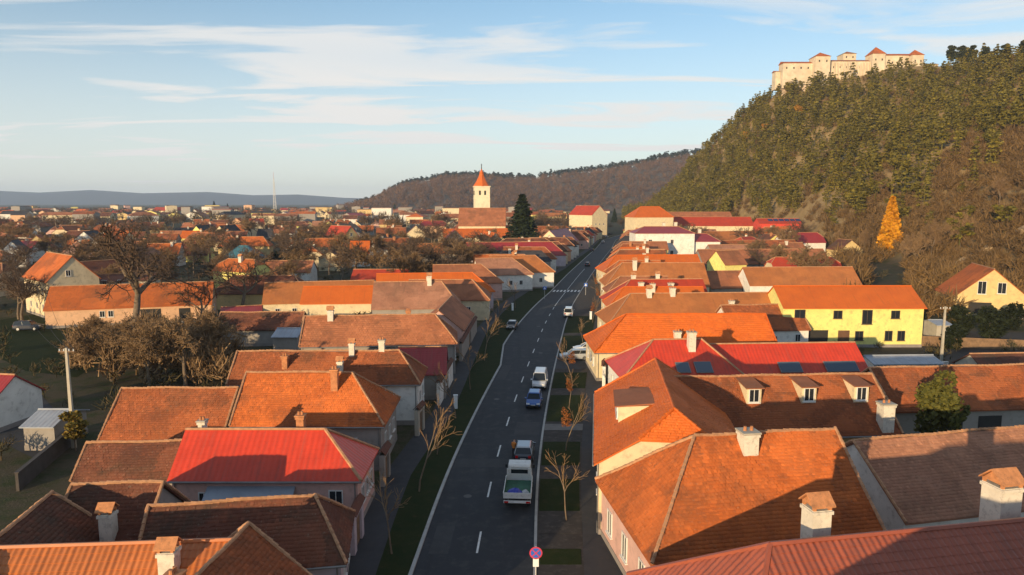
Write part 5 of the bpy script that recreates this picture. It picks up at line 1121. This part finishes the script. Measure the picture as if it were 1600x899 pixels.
def tloc(lx, ly, lz): return (x + lx * math.cos(hd) - ly * math.sin(hd), y + lx * math.sin(hd) + ly * math.cos(hd), 0.025 + lz)
lump('tarpaulin', tloc(-0.2, 0.62, 0.90), (1.3, 0.9, 0.55), mat_plain('blue_tarp', (0.025, 0.04, 0.33), 0.45, 0.2, 3), 'crumpled blue tarpaulin lying in the truck bed', 'tarpaulin', 5, hd)
lump('sack', tloc(0.58, 0.72, 0.90), (0.62, 0.5, 0.4), mat_plain('white_sack', (0.5, 0.5, 0.5), 0.7, 0.15, 4), 'white sack beside the blue tarpaulin in the truck bed', 'sack', 6, hd)
# person in orange jacket beside the dark car
def person(px, py, label):
    q = up(px, py, 0); me = bpy.data.meshes.new('body'); J = {'pel': (0, 0, .95), 'ch': (0, .02, 1.28), 'nk': (0, .03, 1.48), 'hd': (0, .05, 1.60), 'ht': (0, .06, 1.72),
        'ls': (-.19, 0, 1.40), 'le': (-.27, .04, 1.12), 'lw': (-.25, .20, .93), 'lh': (-.24, .26, .87), 'rs': (.19, 0, 1.40), 're': (.27, .05, 1.12), 'rw': (.24, .24, .97), 'rh': (.23, .31, .94),
        'lp': (-.10, 0, .90), 'lk': (-.12, .04, .50), 'la': (-.12, -.02, .09), 'lt': (-.13, .16, .04), 'rp': (.10, 0, .90), 'rk': (.12, .08, .50), 'ra': (.13, .03, .09), 'rt': (.14, .20, .04)}
    R = {'pel': .15, 'ch': .18, 'nk': .065, 'hd': .10, 'ht': .085, 'ls': .085, 'le': .06, 'lw': .045, 'lh': .045, 'rs': .085, 're': .06, 'rw': .045, 'rh': .045, 'lp': .10, 'lk': .075, 'la': .055, 'lt': .045, 'rp': .10, 'rk': .075, 'ra': .055, 'rt': .045}
    E_ = [('pel', 'ch'), ('ch', 'nk'), ('nk', 'hd'), ('hd', 'ht'), ('ch', 'ls'), ('ls', 'le'), ('le', 'lw'), ('lw', 'lh'), ('ch', 'rs'), ('rs', 're'), ('re', 'rw'), ('rw', 'rh'), ('pel', 'lp'), ('lp', 'lk'), ('lk', 'la'), ('la', 'lt'), ('pel', 'rp'), ('rp', 'rk'), ('rk', 'ra'), ('ra', 'rt')]
    ks = list(J); fing = []
    V = [J[k] for k in ks]; ED = [(ks.index(a), ks.index(b)) for a, b in E_]; RR_ = [R[k] for k in ks]
    for hnd, sg in (('lh', -1), ('rh', 1)):
        hx, hy, hz_ = J[hnd]
        for f in range(5):
            o = len(V); dx = (f - 2) * .018; ln = (.05, .075, .085, .078, .06)[f]
            V += [(hx + dx, hy + .03, hz_ - .01), (hx + dx * 1.3, hy + .03 + ln, hz_ - .045)]; RR_ += [.010, .008]; ED += [(ks.index(hnd), o), (o, o + 1)]
    me.from_pydata(V, ED, []); o = bpy.data.objects.new('person', me); COL.objects.link(o); o.location = (q.x, q.y, 0.025); o.rotation_euler = (0, 0, -0.6)
    sk = o.modifiers.new('skin', 'SKIN'); 
    for i, r_ in enumerate(RR_): me.skin_vertices[0].data[i].radius = (r_, r_ * 0.9)
    me.skin_vertices[0].data[0].use_root = True
    o.modifiers.new('sub', 'SUBSURF').levels = 1; o.modifiers['sub'].render_levels = 1
    m, nt, b = nodes_of('clothed_figure'); g = N(nt); tcn = g.n('ShaderNodeTexCoord'); sp = g.n('ShaderNodeSeparateXYZ'); g.l(tcn.outputs['Object'], sp.inputs[0]); z_ = sp.outputs[2]
    gt = lambda t: g.rng(z_, t - 0.005, t + 0.005)
    c = g.mix(gt(0.93), (0.02, 0.02, 0.028), (0.60, 0.19, 0.03)); c = g.mix(gt(1.50), c, (0.50, 0.30, 0.22)); c = g.mix(gt(1.68), c, (0.10, 0.06, 0.035)); c = g.mix(gt(0.10), (0.015, 0.013, 0.012), c)
    g.l(c, b.inputs['Base Color']); b.inputs['Roughness'].default_value = 0.8; me.materials.append(m)
    return tag(o, label, 'person')
person(803, 716, 'person in orange jacket and dark trousers standing beside the dark car')
# ------------------------------------------------------------------ street furniture
def post_sign(px, py, h, r, col, label, shape='round', rz=0.0, edge=None):
    q = up(px, py, 0); root = empty('road_sign', (q.x, q.y, 0.1), rz); tag(root, label, 'sign')
    mb = MB(); mb.tube((0, 0, 0), (0, 0, h + r), 0.035, n=8); mb.build('post', M_STEEL, root)
    mb = MB()
    if shape == 'round': mb.tube((0, -0.06, h), (0, -0.04, h), r, r, 24)
    else: mb.box((0, -0.05, h), (2 * r, 0.02, 2 * r))
    fc = mb.build('face', col, root)
    if edge is not None:
        mb = MB()
        if shape == 'round': mb.tube((0, -0.068, h), (0, -0.0605, h), r * 0.78, r * 0.78, 24)
        else: mb.prism([(-r * .7, -0.0605, h - r * .6), (r * .7, -0.0605, h - r * .6), (0, -0.0605, h + r * .75)], (0, -0.006, 0))
        mb.build('symbol_field', edge, fc)
    return root, fc
M_SRED = mat_plain('sign_red', (0.50, 0.04, 0.08), 0.5, 0.1); M_SBLUE = mat_plain('sign_blue', (0.03, 0.12, 0.5), 0.4, 0.05); M_SW = mat_plain('sign_white', (0.75, 0.78, 0.78), 0.4, 0.05)
rt_, fc = post_sign(837, 930, 2.55, 0.38, M_SRED, 'round red-rimmed no-parking sign by the right kerb at the bottom', 'round', 0.0, M_SBLUE)
for a_ in (math.pi / 4, -math.pi / 4):
    mb = MB(); mb.box((0, 0, 0), (0.56, 0.006, 0.06)); o = mb.build('bar', M_SRED, fc); o.location = (0, -0.073 - (0.002 if a_ > 0 else 0), 2.55); o.rotation_euler = (0, a_, 0)
mb = MB(); mb.box((0, -0.05, 1.95), (0.34, 0.02, 0.5)); mb.build('plate', M_SW, rt_)
post_sign(915, 462, 2.6, 0.42, M_SBLUE, 'blue square pedestrian sign right of the zebra crossing', 'square', 0.0, M_SW); post_sign(851, 468, 2.6, 0.4, M_SBLUE, 'blue square pedestrian sign left of the zebra crossing', 'square', 0.0, M_SW)
def bollard(px, py, label, h=1.5):
    q = up(px, py, 0); mb = MB(); mb.box((0, 0, h * 0.5), (0.42, 0.22, h)); mb.box((0, 0, h + 0.04), (0.5, 0.3, 0.08)); o = mb.build('meter_cabinet', M_SW); o.location = (q.x, q.y, 0.1); tag(o, label, 'cabinet')
bollard(712, 640, 'white meter cabinet on the left verge by the white-walled house'); bollard(801, 486, 'white meter cabinet on the left verge beyond the black car'); bollard(923, 500, 'white meter cabinet on the right verge')
def pole(px, py, h, label, arm=True):
    q = up(px, py, 0); root = empty('utility_pole', (q.x, q.y, 0)); tag(root, label, 'pole'); mb = MB(); mb.box((0, 0, h / 2), (0.34, 0.30, h), taper=0.6); mb.build('shaft', M_CONC, root)
    mb = MB(); mb.box((0, 0, h - 0.35), (1.5, 0.1, 0.12)); mb.build('crossarm', M_WOOD, root)
    for sx in (-0.65, -0.25, 0.25, 0.65): mb = MB(); mb.tube((sx, 0, h - 0.29), (sx, 0, h - 0.1), 0.05, 0.035, 6); mb.build('insulator', M_SW, root)
    return Vector((q.x, q.y, h))
PA = pole(116, 700, 9.6, 'concrete utility pole with cables at the left'); PB = pole(1470, 572, 8.5, 'utility pole behind the brown barn at right'); PC = pole(690, 850, 7.5, 'x') if False else None
def cable(p, q, sag, label, r=0.018):
    mb = MB(); pts = [p.lerp(q, i / 14) - Vector((0, 0, sag * 4 * (i / 14) * (1 - i / 14))) for i in range(15)]
    for a_, b_ in zip(pts, pts[1:]): mb.tube(a_, b_, r, n=4, caps=False)
    tag(mb.build('cable', M_BLACK), label, 'cable', 'overhead cables at the left')
for i, off in enumerate((-0.65, 0.25, 0.65)):
    cable(PA + Vector((off, 0, -0.1)), Vector((-72, 100 + 3 * i, 9.3)), 1.2, ['lowest', 'middle', 'highest'][i] + ' overhead cable running left from the concrete pole')
mb = MB(); 
# street lamps left
def lamp(y, label):
    xx = ctr(y) - 5.2; root = empty('street_lamp', (xx, y, 0.1)); tag(root, label, 'street lamp', 'street lamps on the left verge'); mb = MB(); mb.tube((0, 0, 0), (0, 0, 7.2), 0.08, 0.055, 8); mb.build('post', M_ZINC, root); mb = MB(); mb.tube((0, 0, 7.15), (1.5, 0, 7.5), 0.04, n=6); mb.build('arm', M_ZINC, root); mb = MB(); mb.box((1.75, 0, 7.5), (0.6, 0.22, 0.1)); mb.build('lantern', M_SW, root)

# ------------------------------------------------------------------ labels for the many: by look, then by the nearest landmark
LM = {'church tower': (753, 300), 'radio mast': (432, 315), 'long red-roofed hall': (265, 335), 'red chalet': (530, 370), 'teal-roofed house': (378, 400), 'tall forked bare tree': (215, 430), 'big dark spruce': (815, 350), 'white villa': (1035, 375), 'yellow gabled house': (868, 370), 'twin dark-roofed gables': (328, 362), 'red-walled house': (1208, 360), 'golden larch': (1390, 350), 'white two-storey house': (70, 440), 'wide-eaved white gable': (130, 370), 'tall cream gabled hall': (943, 315), 'wooden-gabled house': (1530, 460), 'zebra crossing': (885, 456)}
ORD = ['closest', 'second closest', 'third closest', 'fourth closest', 'fifth closest', 'sixth closest', 'seventh closest', 'eighth closest', 'ninth closest', 'tenth closest'] + [w + ' closest' for w in ('eleventh', 'twelfth', 'thirteenth', 'fourteenth', 'fifteenth', 'sixteenth', 'seventeenth', 'eighteenth', 'nineteenth', 'twentieth')]
ORD += ['twenty-%s closest' % w for w in ('first', 'second', 'third', 'fourth', 'fifth', 'sixth', 'seventh', 'eighth', 'ninth')] + ['thirty-%s closest' % w for w in ('first', 'second', 'third', 'fourth', 'fifth')]
PEND = []
def later(root, look, top): PEND.append((root, look, pr(root.location.x, root.location.y, top)))
def name_all():
    B = {}
    for r, look, (px, py) in PEND:
        k = min(LM, key=lambda n: (LM[n][0] - px) ** 2 + 4 * (LM[n][1] - py) ** 2); dx, dy = px - LM[k][0], py - LM[k][1]
        d = ('left of' if dx < 0 else 'right of') if abs(dx) > 2.0 * abs(dy) else ('beyond' if dy < 0 else 'in front of')
        B.setdefault((look, d, k), []).append((math.hypot(dx, dy), r))
    for (look, d, k), l in B.items():
        l.sort(key=lambda t: t[0])
        for i, (_, r) in enumerate(l): r['label'] = ('%s, %s the %s' % (look, d, k)) if len(l) == 1 else '%s %s, %s the %s' % (ORD[min(i, len(ORD) - 1)], look, d, k)
# ------------------------------------------------------------------ the rest of the town
rt = random.Random(99)
def clear(x, y, rad):
    for h in HOUSES:
        dx, dy = x - h.mid.x, y - h.mid.y; c, s_ = math.cos(h.rz), math.sin(h.rz); lx, ly = dx * c + dy * s_, -dx * s_ + dy * c
        ox = max(h.EL - lx, lx - h.ER, 0); oy = max(abs(ly) - h.w, 0)
        if math.hypot(ox, oy) < rad: return False
    return True
RC = [('clay_brown', 'brown', 6), ('clay_tan', 'tan', 4), ('clay_orange', 'rusty orange', 3), ('new_orange', 'bright orange', 1.2), ('red_tile', 'red', 1.4), ('wine_sheet', 'wine-red', 0.8), ('slate', 'dark', 2.6), ('clay_dark', 'dark brown', 5), ('clay_pale', 'pale tiled', 2.5)]
WC = [('cream', 'cream', 3.4), ('white', 'white', 3), ('ochre', 'ochre', 1.4), ('grey', 'grey', 4), ('pink', 'pink', 1), ('yellow', 'yellow', 1.0), ('salmon', 'salmon', 1)]
def pick(l): return rt.choices(l, [q[2] for q in l])[0]
def town_ok(x, y):
    c_ = ctr(min(y, 780)); u = x / y
    if abs(u) > 0.80: return False
    if 0.04 < u < 0.19 and 440 < y < 760: return False
    if x > c_ - 16 and x < c_ + 16 and y < 640: return False
    if x > c_: return y < float(np.interp(u, HU, HF)) * 0.97 and (y > 180)
    if y < 250: return x < c_ - 58 and u < -0.24
    return True
def fill(y0, y1, g, size, keep, rad, big=False, wmin=0):
    y = y0
    while y < y1:
        x = -0.8 * y
        while x < 0.5 * y:
            xx, yy = x + rt.uniform(-.38, .38) * g, y + rt.uniform(-.38, .38) * g; x += g
            if rt.random() > keep or not town_ok(xx, yy) or not clear(xx, yy, rad): continue
            rc, rn, _ = pick(RC); wc, wn, _ = pick(WC); k = rt.uniform(0.85, 1.2)
            L, w = rt.uniform(7, 17) * size, rt.uniform(3.8, 5.4) * size; zr = rt.uniform(6.6, 9.6) * (size if big else 1); s_ = rt.uniform(0.6, 0.95) if not big else rt.uniform(0.3, 0.6)
            if zr - s_ * w < 2.6: zr = 2.6 + s_ * w
            ax = rt.choice((0.0, 0.0, math.pi / 2, rt.uniform(0, math.pi))) + 0.28 * (yy > 250) * 0.5; c, s2 = math.cos(ax) * L / 2, math.sin(ax) * L / 2
            if ax > 0.8: c, s2 = -c, -s2                       # far end first, near gable last
            en = rt.choice(('gg', 'gg', 'gg', 'hh', 'jj')); nw = yy < 420
            q = dict(near=WW(rt.randint(2, 4), 2.1), right=WW(2, 2.1) + ([('w', 0.5, 4.6)] if en[1] == 'g' and zr > 7 else [])) if nw else {}
            h = house('', (xx - c, yy - s2, zr), (xx + c, yy + s2, zr), zr, w, s_, ends=en, roof=rc, wall=wc, simple=True, group='houses of the town beyond the street', chim=[(rt.uniform(.2, .8), rt.choice((-.8, .8)), 1.2, rt.choice(('white', 'brick', 'plain')), 0.8)] if rt.random() < 0.7 and not big else (), name='house', winsize=(1.2, 1.4))
            later(h.root, '%s%s house with %s roof' % ({True: 'large ', False: ''}[big], wn, rn), zr)
        y += g
def rows():
    for side, y0, y1 in ((-1, 122, 440), (1, 108, 450)):
        y = y0
        while y < y1:
            o = ctr(y) + (lfront(y) if side < 0 else rfront(y)); w = rt.uniform(3.6, 5.0); hip = w * 0.8; L = rt.uniform(9, 17); zr = rt.uniform(6.8, 8.6); s_ = 0.75
            xa, xb = (o - hip - L, o - hip) if side < 0 else (o + hip, o + hip + L); th = 0.10
            if all(clear(xa + (xb - xa) * t, y, w * 0.8 + 0.3) for t in (0, 0.5, 1.0)) and clear(o - side * -1.0, y, w * 0.7):
                rc, rn, _ = pick(RC); wc, wn, _ = pick(WC)
                h = house('', (xa, y - th * (xb - xa) * side * 0, zr), (xb, y, zr), zr, w, s_, ends='gh' if side < 0 else 'hg', hl=hip, hr=hip, roof=rc, wall=wc, simple=True, group='houses fronting the street', chim=[(rt.uniform(.2, .8), -.8, 1.2, rt.choice(('white', 'brick', 'plain')), 0.8)], near=WW(3, 2.1), **({'right': WW(2, 2.1)} if side < 0 else {'left': WW(2, 2.1)}))
                later(h.root, '%s street-front house with %s hip roof' % (wn, rn), zr); y += 2 * w + rt.uniform(0.8, 2.5)
            else: y += 2.0
rows()
fill(150, 330, 25, 1.0, 0.80, 5.0); fill(300, 470, 17, 0.9, 0.0, 4.0) if False else None; fill(330, 620, 30, 1.15, 0.82, 6.0); fill(640, 860, 58, 1.55, 0.80, 12, True)
def far_town():
    mb = MB(); rk = [k for k, _, _ in RC]; wk = [k for k, _, _ in WC]; y = 870.0
    while y < 1560:
        x = -0.8 * y
        while x < 0.12 * y:
            xx, yy = x + rt.uniform(-20, 20), y + rt.uniform(-20, 20); x += 50
            if rt.random() > 0.82: continue
            L, w, h, r = rt.uniform(10, 30), rt.uniform(5, 9), rt.uniform(3.5, 8), rt.uniform(2, 4.5); a = rt.choice((0, 0, 1.57, rt.uniform(0, 3))); c, s_ = math.cos(a), math.sin(a)
            if rt.random() < 0.10: h, r = rt.uniform(12, 17), 0.6
            P = lambda lx, ly, z: (xx + lx * c - ly * s_, yy + lx * s_ + ly * c, z)
            b_ = [P(-L / 2, -w, 0), P(L / 2, -w, 0), P(L / 2, w, 0), P(-L / 2, w, 0), P(-L / 2, -w, h), P(L / 2, -w, h), P(L / 2, w, h), P(-L / 2, w, h), P(-L / 2, 0, h + r), P(L / 2, 0, h + r)]
            mb.add(b_, [(0, 1, 5, 4), (2, 3, 7, 6), (1, 2, 6, 9, 5), (3, 0, 4, 8, 7)], mi=len(rk) + wk.index(pick(WC)[0]))
            e = 0.6; q = [P(-L / 2 - e, -w - e, h - 0.2), P(L / 2 + e, -w - e, h - 0.2), P(L / 2 + e, 0, h + r + 0.15), P(-L / 2 - e, 0, h + r + 0.15), P(L / 2 + e, w + e, h - 0.2), P(-L / 2 - e, w + e, h - 0.2)]
            mb.add(q, [(0, 1, 2, 3), (3, 2, 4, 5)], mi=rk.index(pick(RC)[0]))
        y += 46
    tag(mb.build('far_town', [ROOF[k] for k in rk] + [WALL[k] for k in wk]), 'mass of tiny far roofs and walls below the horizon', 'town', None, 'stuff')
far_town()
# bare garden trees
def trees(n, y0, y1, hmin, hmax, light=0.3):
    k = 0; tries = 0
    while k < n and tries < n * 30:
        tries += 1; y = math.sqrt(rt.uniform(y0 ** 2, y1 ** 2)); x = rt.uniform(-0.78, 0.42) * y; c_ = ctr(min(y, 780))
        if c_ - 14 < x < c_ + 14 or not clear(x, y, 3.0): continue
        if x > c_ and (y > float(np.interp(x / y, HU, HF)) or y < 150): continue
        if x < c_ and y < 170 and x > c_ - 55: continue
        if x > c_ and y < 278 and 0.12 < x / y < 0.30: continue
        lt = rt.random() < light; h = rt.uniform(hmin, hmax); r = bare(rt.randint(0, 1 if lt else 2), lt, x, y, h, '', wide=rt.uniform(1.0, 1.4), group='bare garden trees of the town'); k += 1
        later(r, 'tan bare garden tree' if lt else 'dark bare garden tree', h)
trees(110, 120, 300, 8, 13); trees(150, 300, 640, 9, 15)
ft = []
while len(ft) < 700:
    y = math.sqrt(rt.uniform(560 ** 2, 1600 ** 2)); x = rt.uniform(-0.8, 0.10) * y
    if clear(x, y, 2.0) and abs(x - ctr(min(y, 780))) > 15: ft.append((x, y))
ft = np.array(ft); spread_units('far_garden_trees', [scrub_unit(s, 70) for s in range(101, 105)], ft[:, 0], ft[:, 1], np.zeros(len(ft)), rh.uniform(8, 15, len(ft)), rh.uniform(0.9, 1.3, len(ft)), mat_leaf('far_tree_twigs', (0.16, 0.105, 0.06), (0.07, 0.055, 0.035)), 'leafless brown trees scattered through the far town', 'trees', rh)
# dark evergreens and hedge in the garden left of the orange roofs
M_HEDGE = mat_leaf('hedge_dark', (0.026, 0.034, 0.014), (0.012, 0.017, 0.008))
HED = (stem_mesh(2.5, 0.15), foliage_mesh('crown', M_HEDGE, 91, 1500, clump_shape(5.0, 2.4, 0.02, 14, 0.5, 13), 0.3))
for i, (px, py, s_) in enumerate(((350, 462, 1.3), (372, 458, 1.5), (395, 452, 1.3), (360, 445, 1.4), (390, 438, 1.5), (415, 432, 1.2), (340, 440, 1.2), (430, 420, 1.2), (455, 412, 1.3), (330, 540, 1.0), (1500, 520, 1.0), (1545, 528, 1.1), (1425, 520, 0.9), (1580, 515, 1.0), (1490, 545, 0.8))):
    p = up(px, py); 
    if not clear(p.x, p.y, 1.0): continue
    r = put_tree('evergreen_shrub', HED, ('trunk', 'crown'), (p.x, p.y, -0.2), s_, i * 1.1, '', 'shrub', 'dark evergreen shrubs in the gardens'); later(r, 'dark rounded evergreen shrub', 5 * s_)
name_all()
keep = np.array([clear(x, y, 0.8) for x, y in TK]); TK = TK[keep]; spread_units('bare_thicket', [scrub_unit(s, 170) for s in range(121, 127)], TK[:, 0], TK[:, 1], np.zeros(len(TK)) - 0.2, rh.uniform(2.5, 6.0, len(TK)), rh.uniform(0.9, 1.3, len(TK)), M_TWIGL, 'tangled bare brown thicket under the trees behind the left barn', 'thicket', rh)
# low undergrowth of the gardens
ug = []
while len(ug) < 1500:
    y = math.sqrt(rt.uniform(58 ** 2, 420 ** 2)); x = rt.uniform(-0.8, 0.75) * y; c_ = ctr(y)
    if c_ - 17 < x < c_ + 17 or not clear(x, y, 0.8): continue
    if x > c_ and y > float(np.interp(x / y, HU, HF)): continue
    ug.append((x, y))
ug = np.array(ug); spread_units('garden_undergrowth', [scrub_unit(s, 45) for s in range(95, 99)], ug[:, 0], ug[:, 1], np.zeros(len(ug)) - 0.1, rh.uniform(1.0, 3.4, len(ug)), rh.uniform(1.1, 1.8, len(ug)), mat_leaf('garden_brush', (0.15, 0.10, 0.045), (0.05, 0.048, 0.022)), 'low brown and green brush filling the gardens', 'undergrowth', rh)
# ------------------------------------------------------------------ courtyard walls and gates along the street
def gate_wall(y0, y1, side, label, wm='lilac', h=2.7):
    o = lfront if side < 0 else rfront; x0, x1 = ctr(y0) + o(y0) - side * -0.25, ctr(y1) + o(y1) - side * -0.25
    L = math.hypot(x1 - x0, y1 - y0); r = empty('courtyard_gate', ((x0 + x1) / 2, (y0 + y1) / 2, 0), math.atan2(y1 - y0, x1 - x0)); tag(r, label, 'gate', 'walled courtyard gates along the street')
    gw = min(3.0, L * 0.55); mb = MB(); t = (L - gw) / 2
    for sx in (-1, 1): mb.box((sx * (gw / 2 + t / 2), 0, h / 2), (t, 0.4, h))
    mb.box((0, 0, h - 0.2), (gw, 0.4, 0.4)); mb.build('wall', WALL[wm], r)
    mb = MB(); mb.prism([(-L / 2, -0.35, h), (L / 2, -0.35, h), (L / 2, 0, h + 0.35), (-L / 2, 0, h + 0.35)], (0, 0, 0.06)); mb.prism([(L / 2, 0.35, h), (-L / 2, 0.35, h), (-L / 2, 0, h + 0.35), (L / 2, 0, h + 0.35)], (0, 0, 0.06)); mb.build('coping', ROOF['clay_dark'], r)
    for sx in (-1, 1): mb = MB(); mb.box((sx * gw / 4, 0.0, (h - 0.4) / 2 + 0.05), (gw / 2 - 0.04, 0.1, h - 0.5)); mb.build('door_leaf', M_WOOD, r)
for y0, y1, sd, wm, lb in ((53.6, 56.2, -1, 'grey', 'gateway just beyond the red-roofed house'), (65.8, 68.2, -1, 'stone', 'gateway before the white street wall'), (76.2, 87.6, -1, 'white', 'long gateway wall beyond the wine-red annex'), (98.0, 121.0, -1, 'grey', 'longest courtyard wall on the left pavement'), (42.6, 45.6, -1, 'lilac', 'gateway at the bottom before the red-roofed house'), (48.0, 50.5, 1, 'pink', 'gateway between big orange roof and dormered house'), (66, 71.5, 1, 'cream', 'gateway beyond the orange dormered house'), (84, 88, 1, 'white', 'gateway beyond the red sheet roofs'), (102, 118, 1, 'cream', 'long courtyard wall right of the silver cars')):
    gate_wall(y0, y1, sd, lb, wm)
# garden walls and yard things
def garden_wall(pts, h, label, mat=M_CONC, name='garden_wall', cat='wall', t=0.22):
    r = MB(); 
    for (a0, a1), (b0, b1) in zip(pts, pts[1:]):
        p, q = up(a0, a1), up(b0, b1); d = (q - p); n = Vector((-d.y, d.x, 0)).normalized() * t / 2
        r.prism([p - n, q - n, q + n, p + n], (0, 0, h)); n2 = n * 1.6; z = Vector((0, 0, h)); r.prism([p - n2 + z, q - n2 + z, q + n2 + z, p + n2 + z], (0, 0, 0.08))
    tag(r.build(name, mat), label, cat)
garden_wall([(28, 768), (118, 690)], 1.5, 'garden wall with pale coping at the lower left', mat_plain('dark_plank', (0.07, 0.06, 0.055), 0.9, 0.2));  garden_wall([(1335, 585), (1480, 583)], 1.5, 'low pale wall behind the brown barn at right', WALL['white'])
garden_wall([(1440, 541), (1600, 548)], 1.6, 'dark plank fence under the wooden house', M_WOOD, 'plank_fence', 'fence', 0.08); garden_wall([(340, 497), (345, 540)], 1.8, 'short plank fence by the low brown barn', M_WOOD, 'plank_fence', 'fence', 0.08)
def patch(px, label, mat, name, z):
    mb = MB(); vs = [up(*q) for q in px]; mb.add([(v.x, v.y, z) for v in vs], [tuple(range(len(vs)))[::-1]]); o = mb.build(name, mat); tag(o, label, name.replace('_', ' '), None, 'structure')
patch([(0, 560), (0, 500), (60, 490), (150, 500), (190, 545), (120, 590), (40, 580)], 'grass plot beside the parked suv at the left', M_GRASS, 'grass_plot', 0.012)
patch([(0, 690), (0, 600), (40, 592), (85, 640), (110, 670), (60, 720)], 'grey yard track at the left edge', M_PAVE, 'yard_track', 0.016)
patch([(1340, 570), (1400, 515), (1600, 520), (1650, 560), (1640, 580)], 'dark garden soil behind the right barn', M_DIRT, 'garden_soil', 0.012)
def woodpile(px, py, label, n=5, rows=4, rz=0.0):
    p = up(px, py); r = empty('woodpile', (p.x, p.y, 0), rz); tag(r, label, 'woodpile')
    for i in range(n):
        for j in range(rows):
            mb = MB(); mb.tube((i * 0.3 - n * 0.15 + 0.15 * (j % 2), -0.6, 0.15 + j * 0.26), (i * 0.3 - n * 0.15 + 0.15 * (j % 2), 0.6, 0.15 + j * 0.26), 0.14, n=7); mb.build('log', M_WOOD, r)
woodpile(150, 742, 'small woodpile behind the wall at lower left', rz=0.4); woodpile(560, 690, 'woodpile by the hip of the orange-chimneyed house', rz=1.4) if False else None
# ------------------------------------------------------------------ air
mh = bpy.data.materials.new('haze_air'); mh.use_nodes = True; nt = mh.node_tree
for n_ in list(nt.nodes): nt.nodes.remove(n_)
pv = nt.nodes.new('ShaderNodeVolumePrincipled'); ou = nt.nodes.new('ShaderNodeOutputMaterial'); nt.links.new(pv.outputs[0], ou.inputs['Volume'])
pv.inputs['Color'].default_value = (0.60, 0.76, 1.0, 1); pv.inputs['Density'].default_value = 0.000095; pv.inputs['Anisotropy'].default_value = 0.0
mb = MB(); mb.box((0, 0, 95), (18400, 18400, 232)); hzo = mb.build('haze', mh); tag(hzo, 'thin bluish haze lying over the town and hills', 'haze', None, 'stuff')
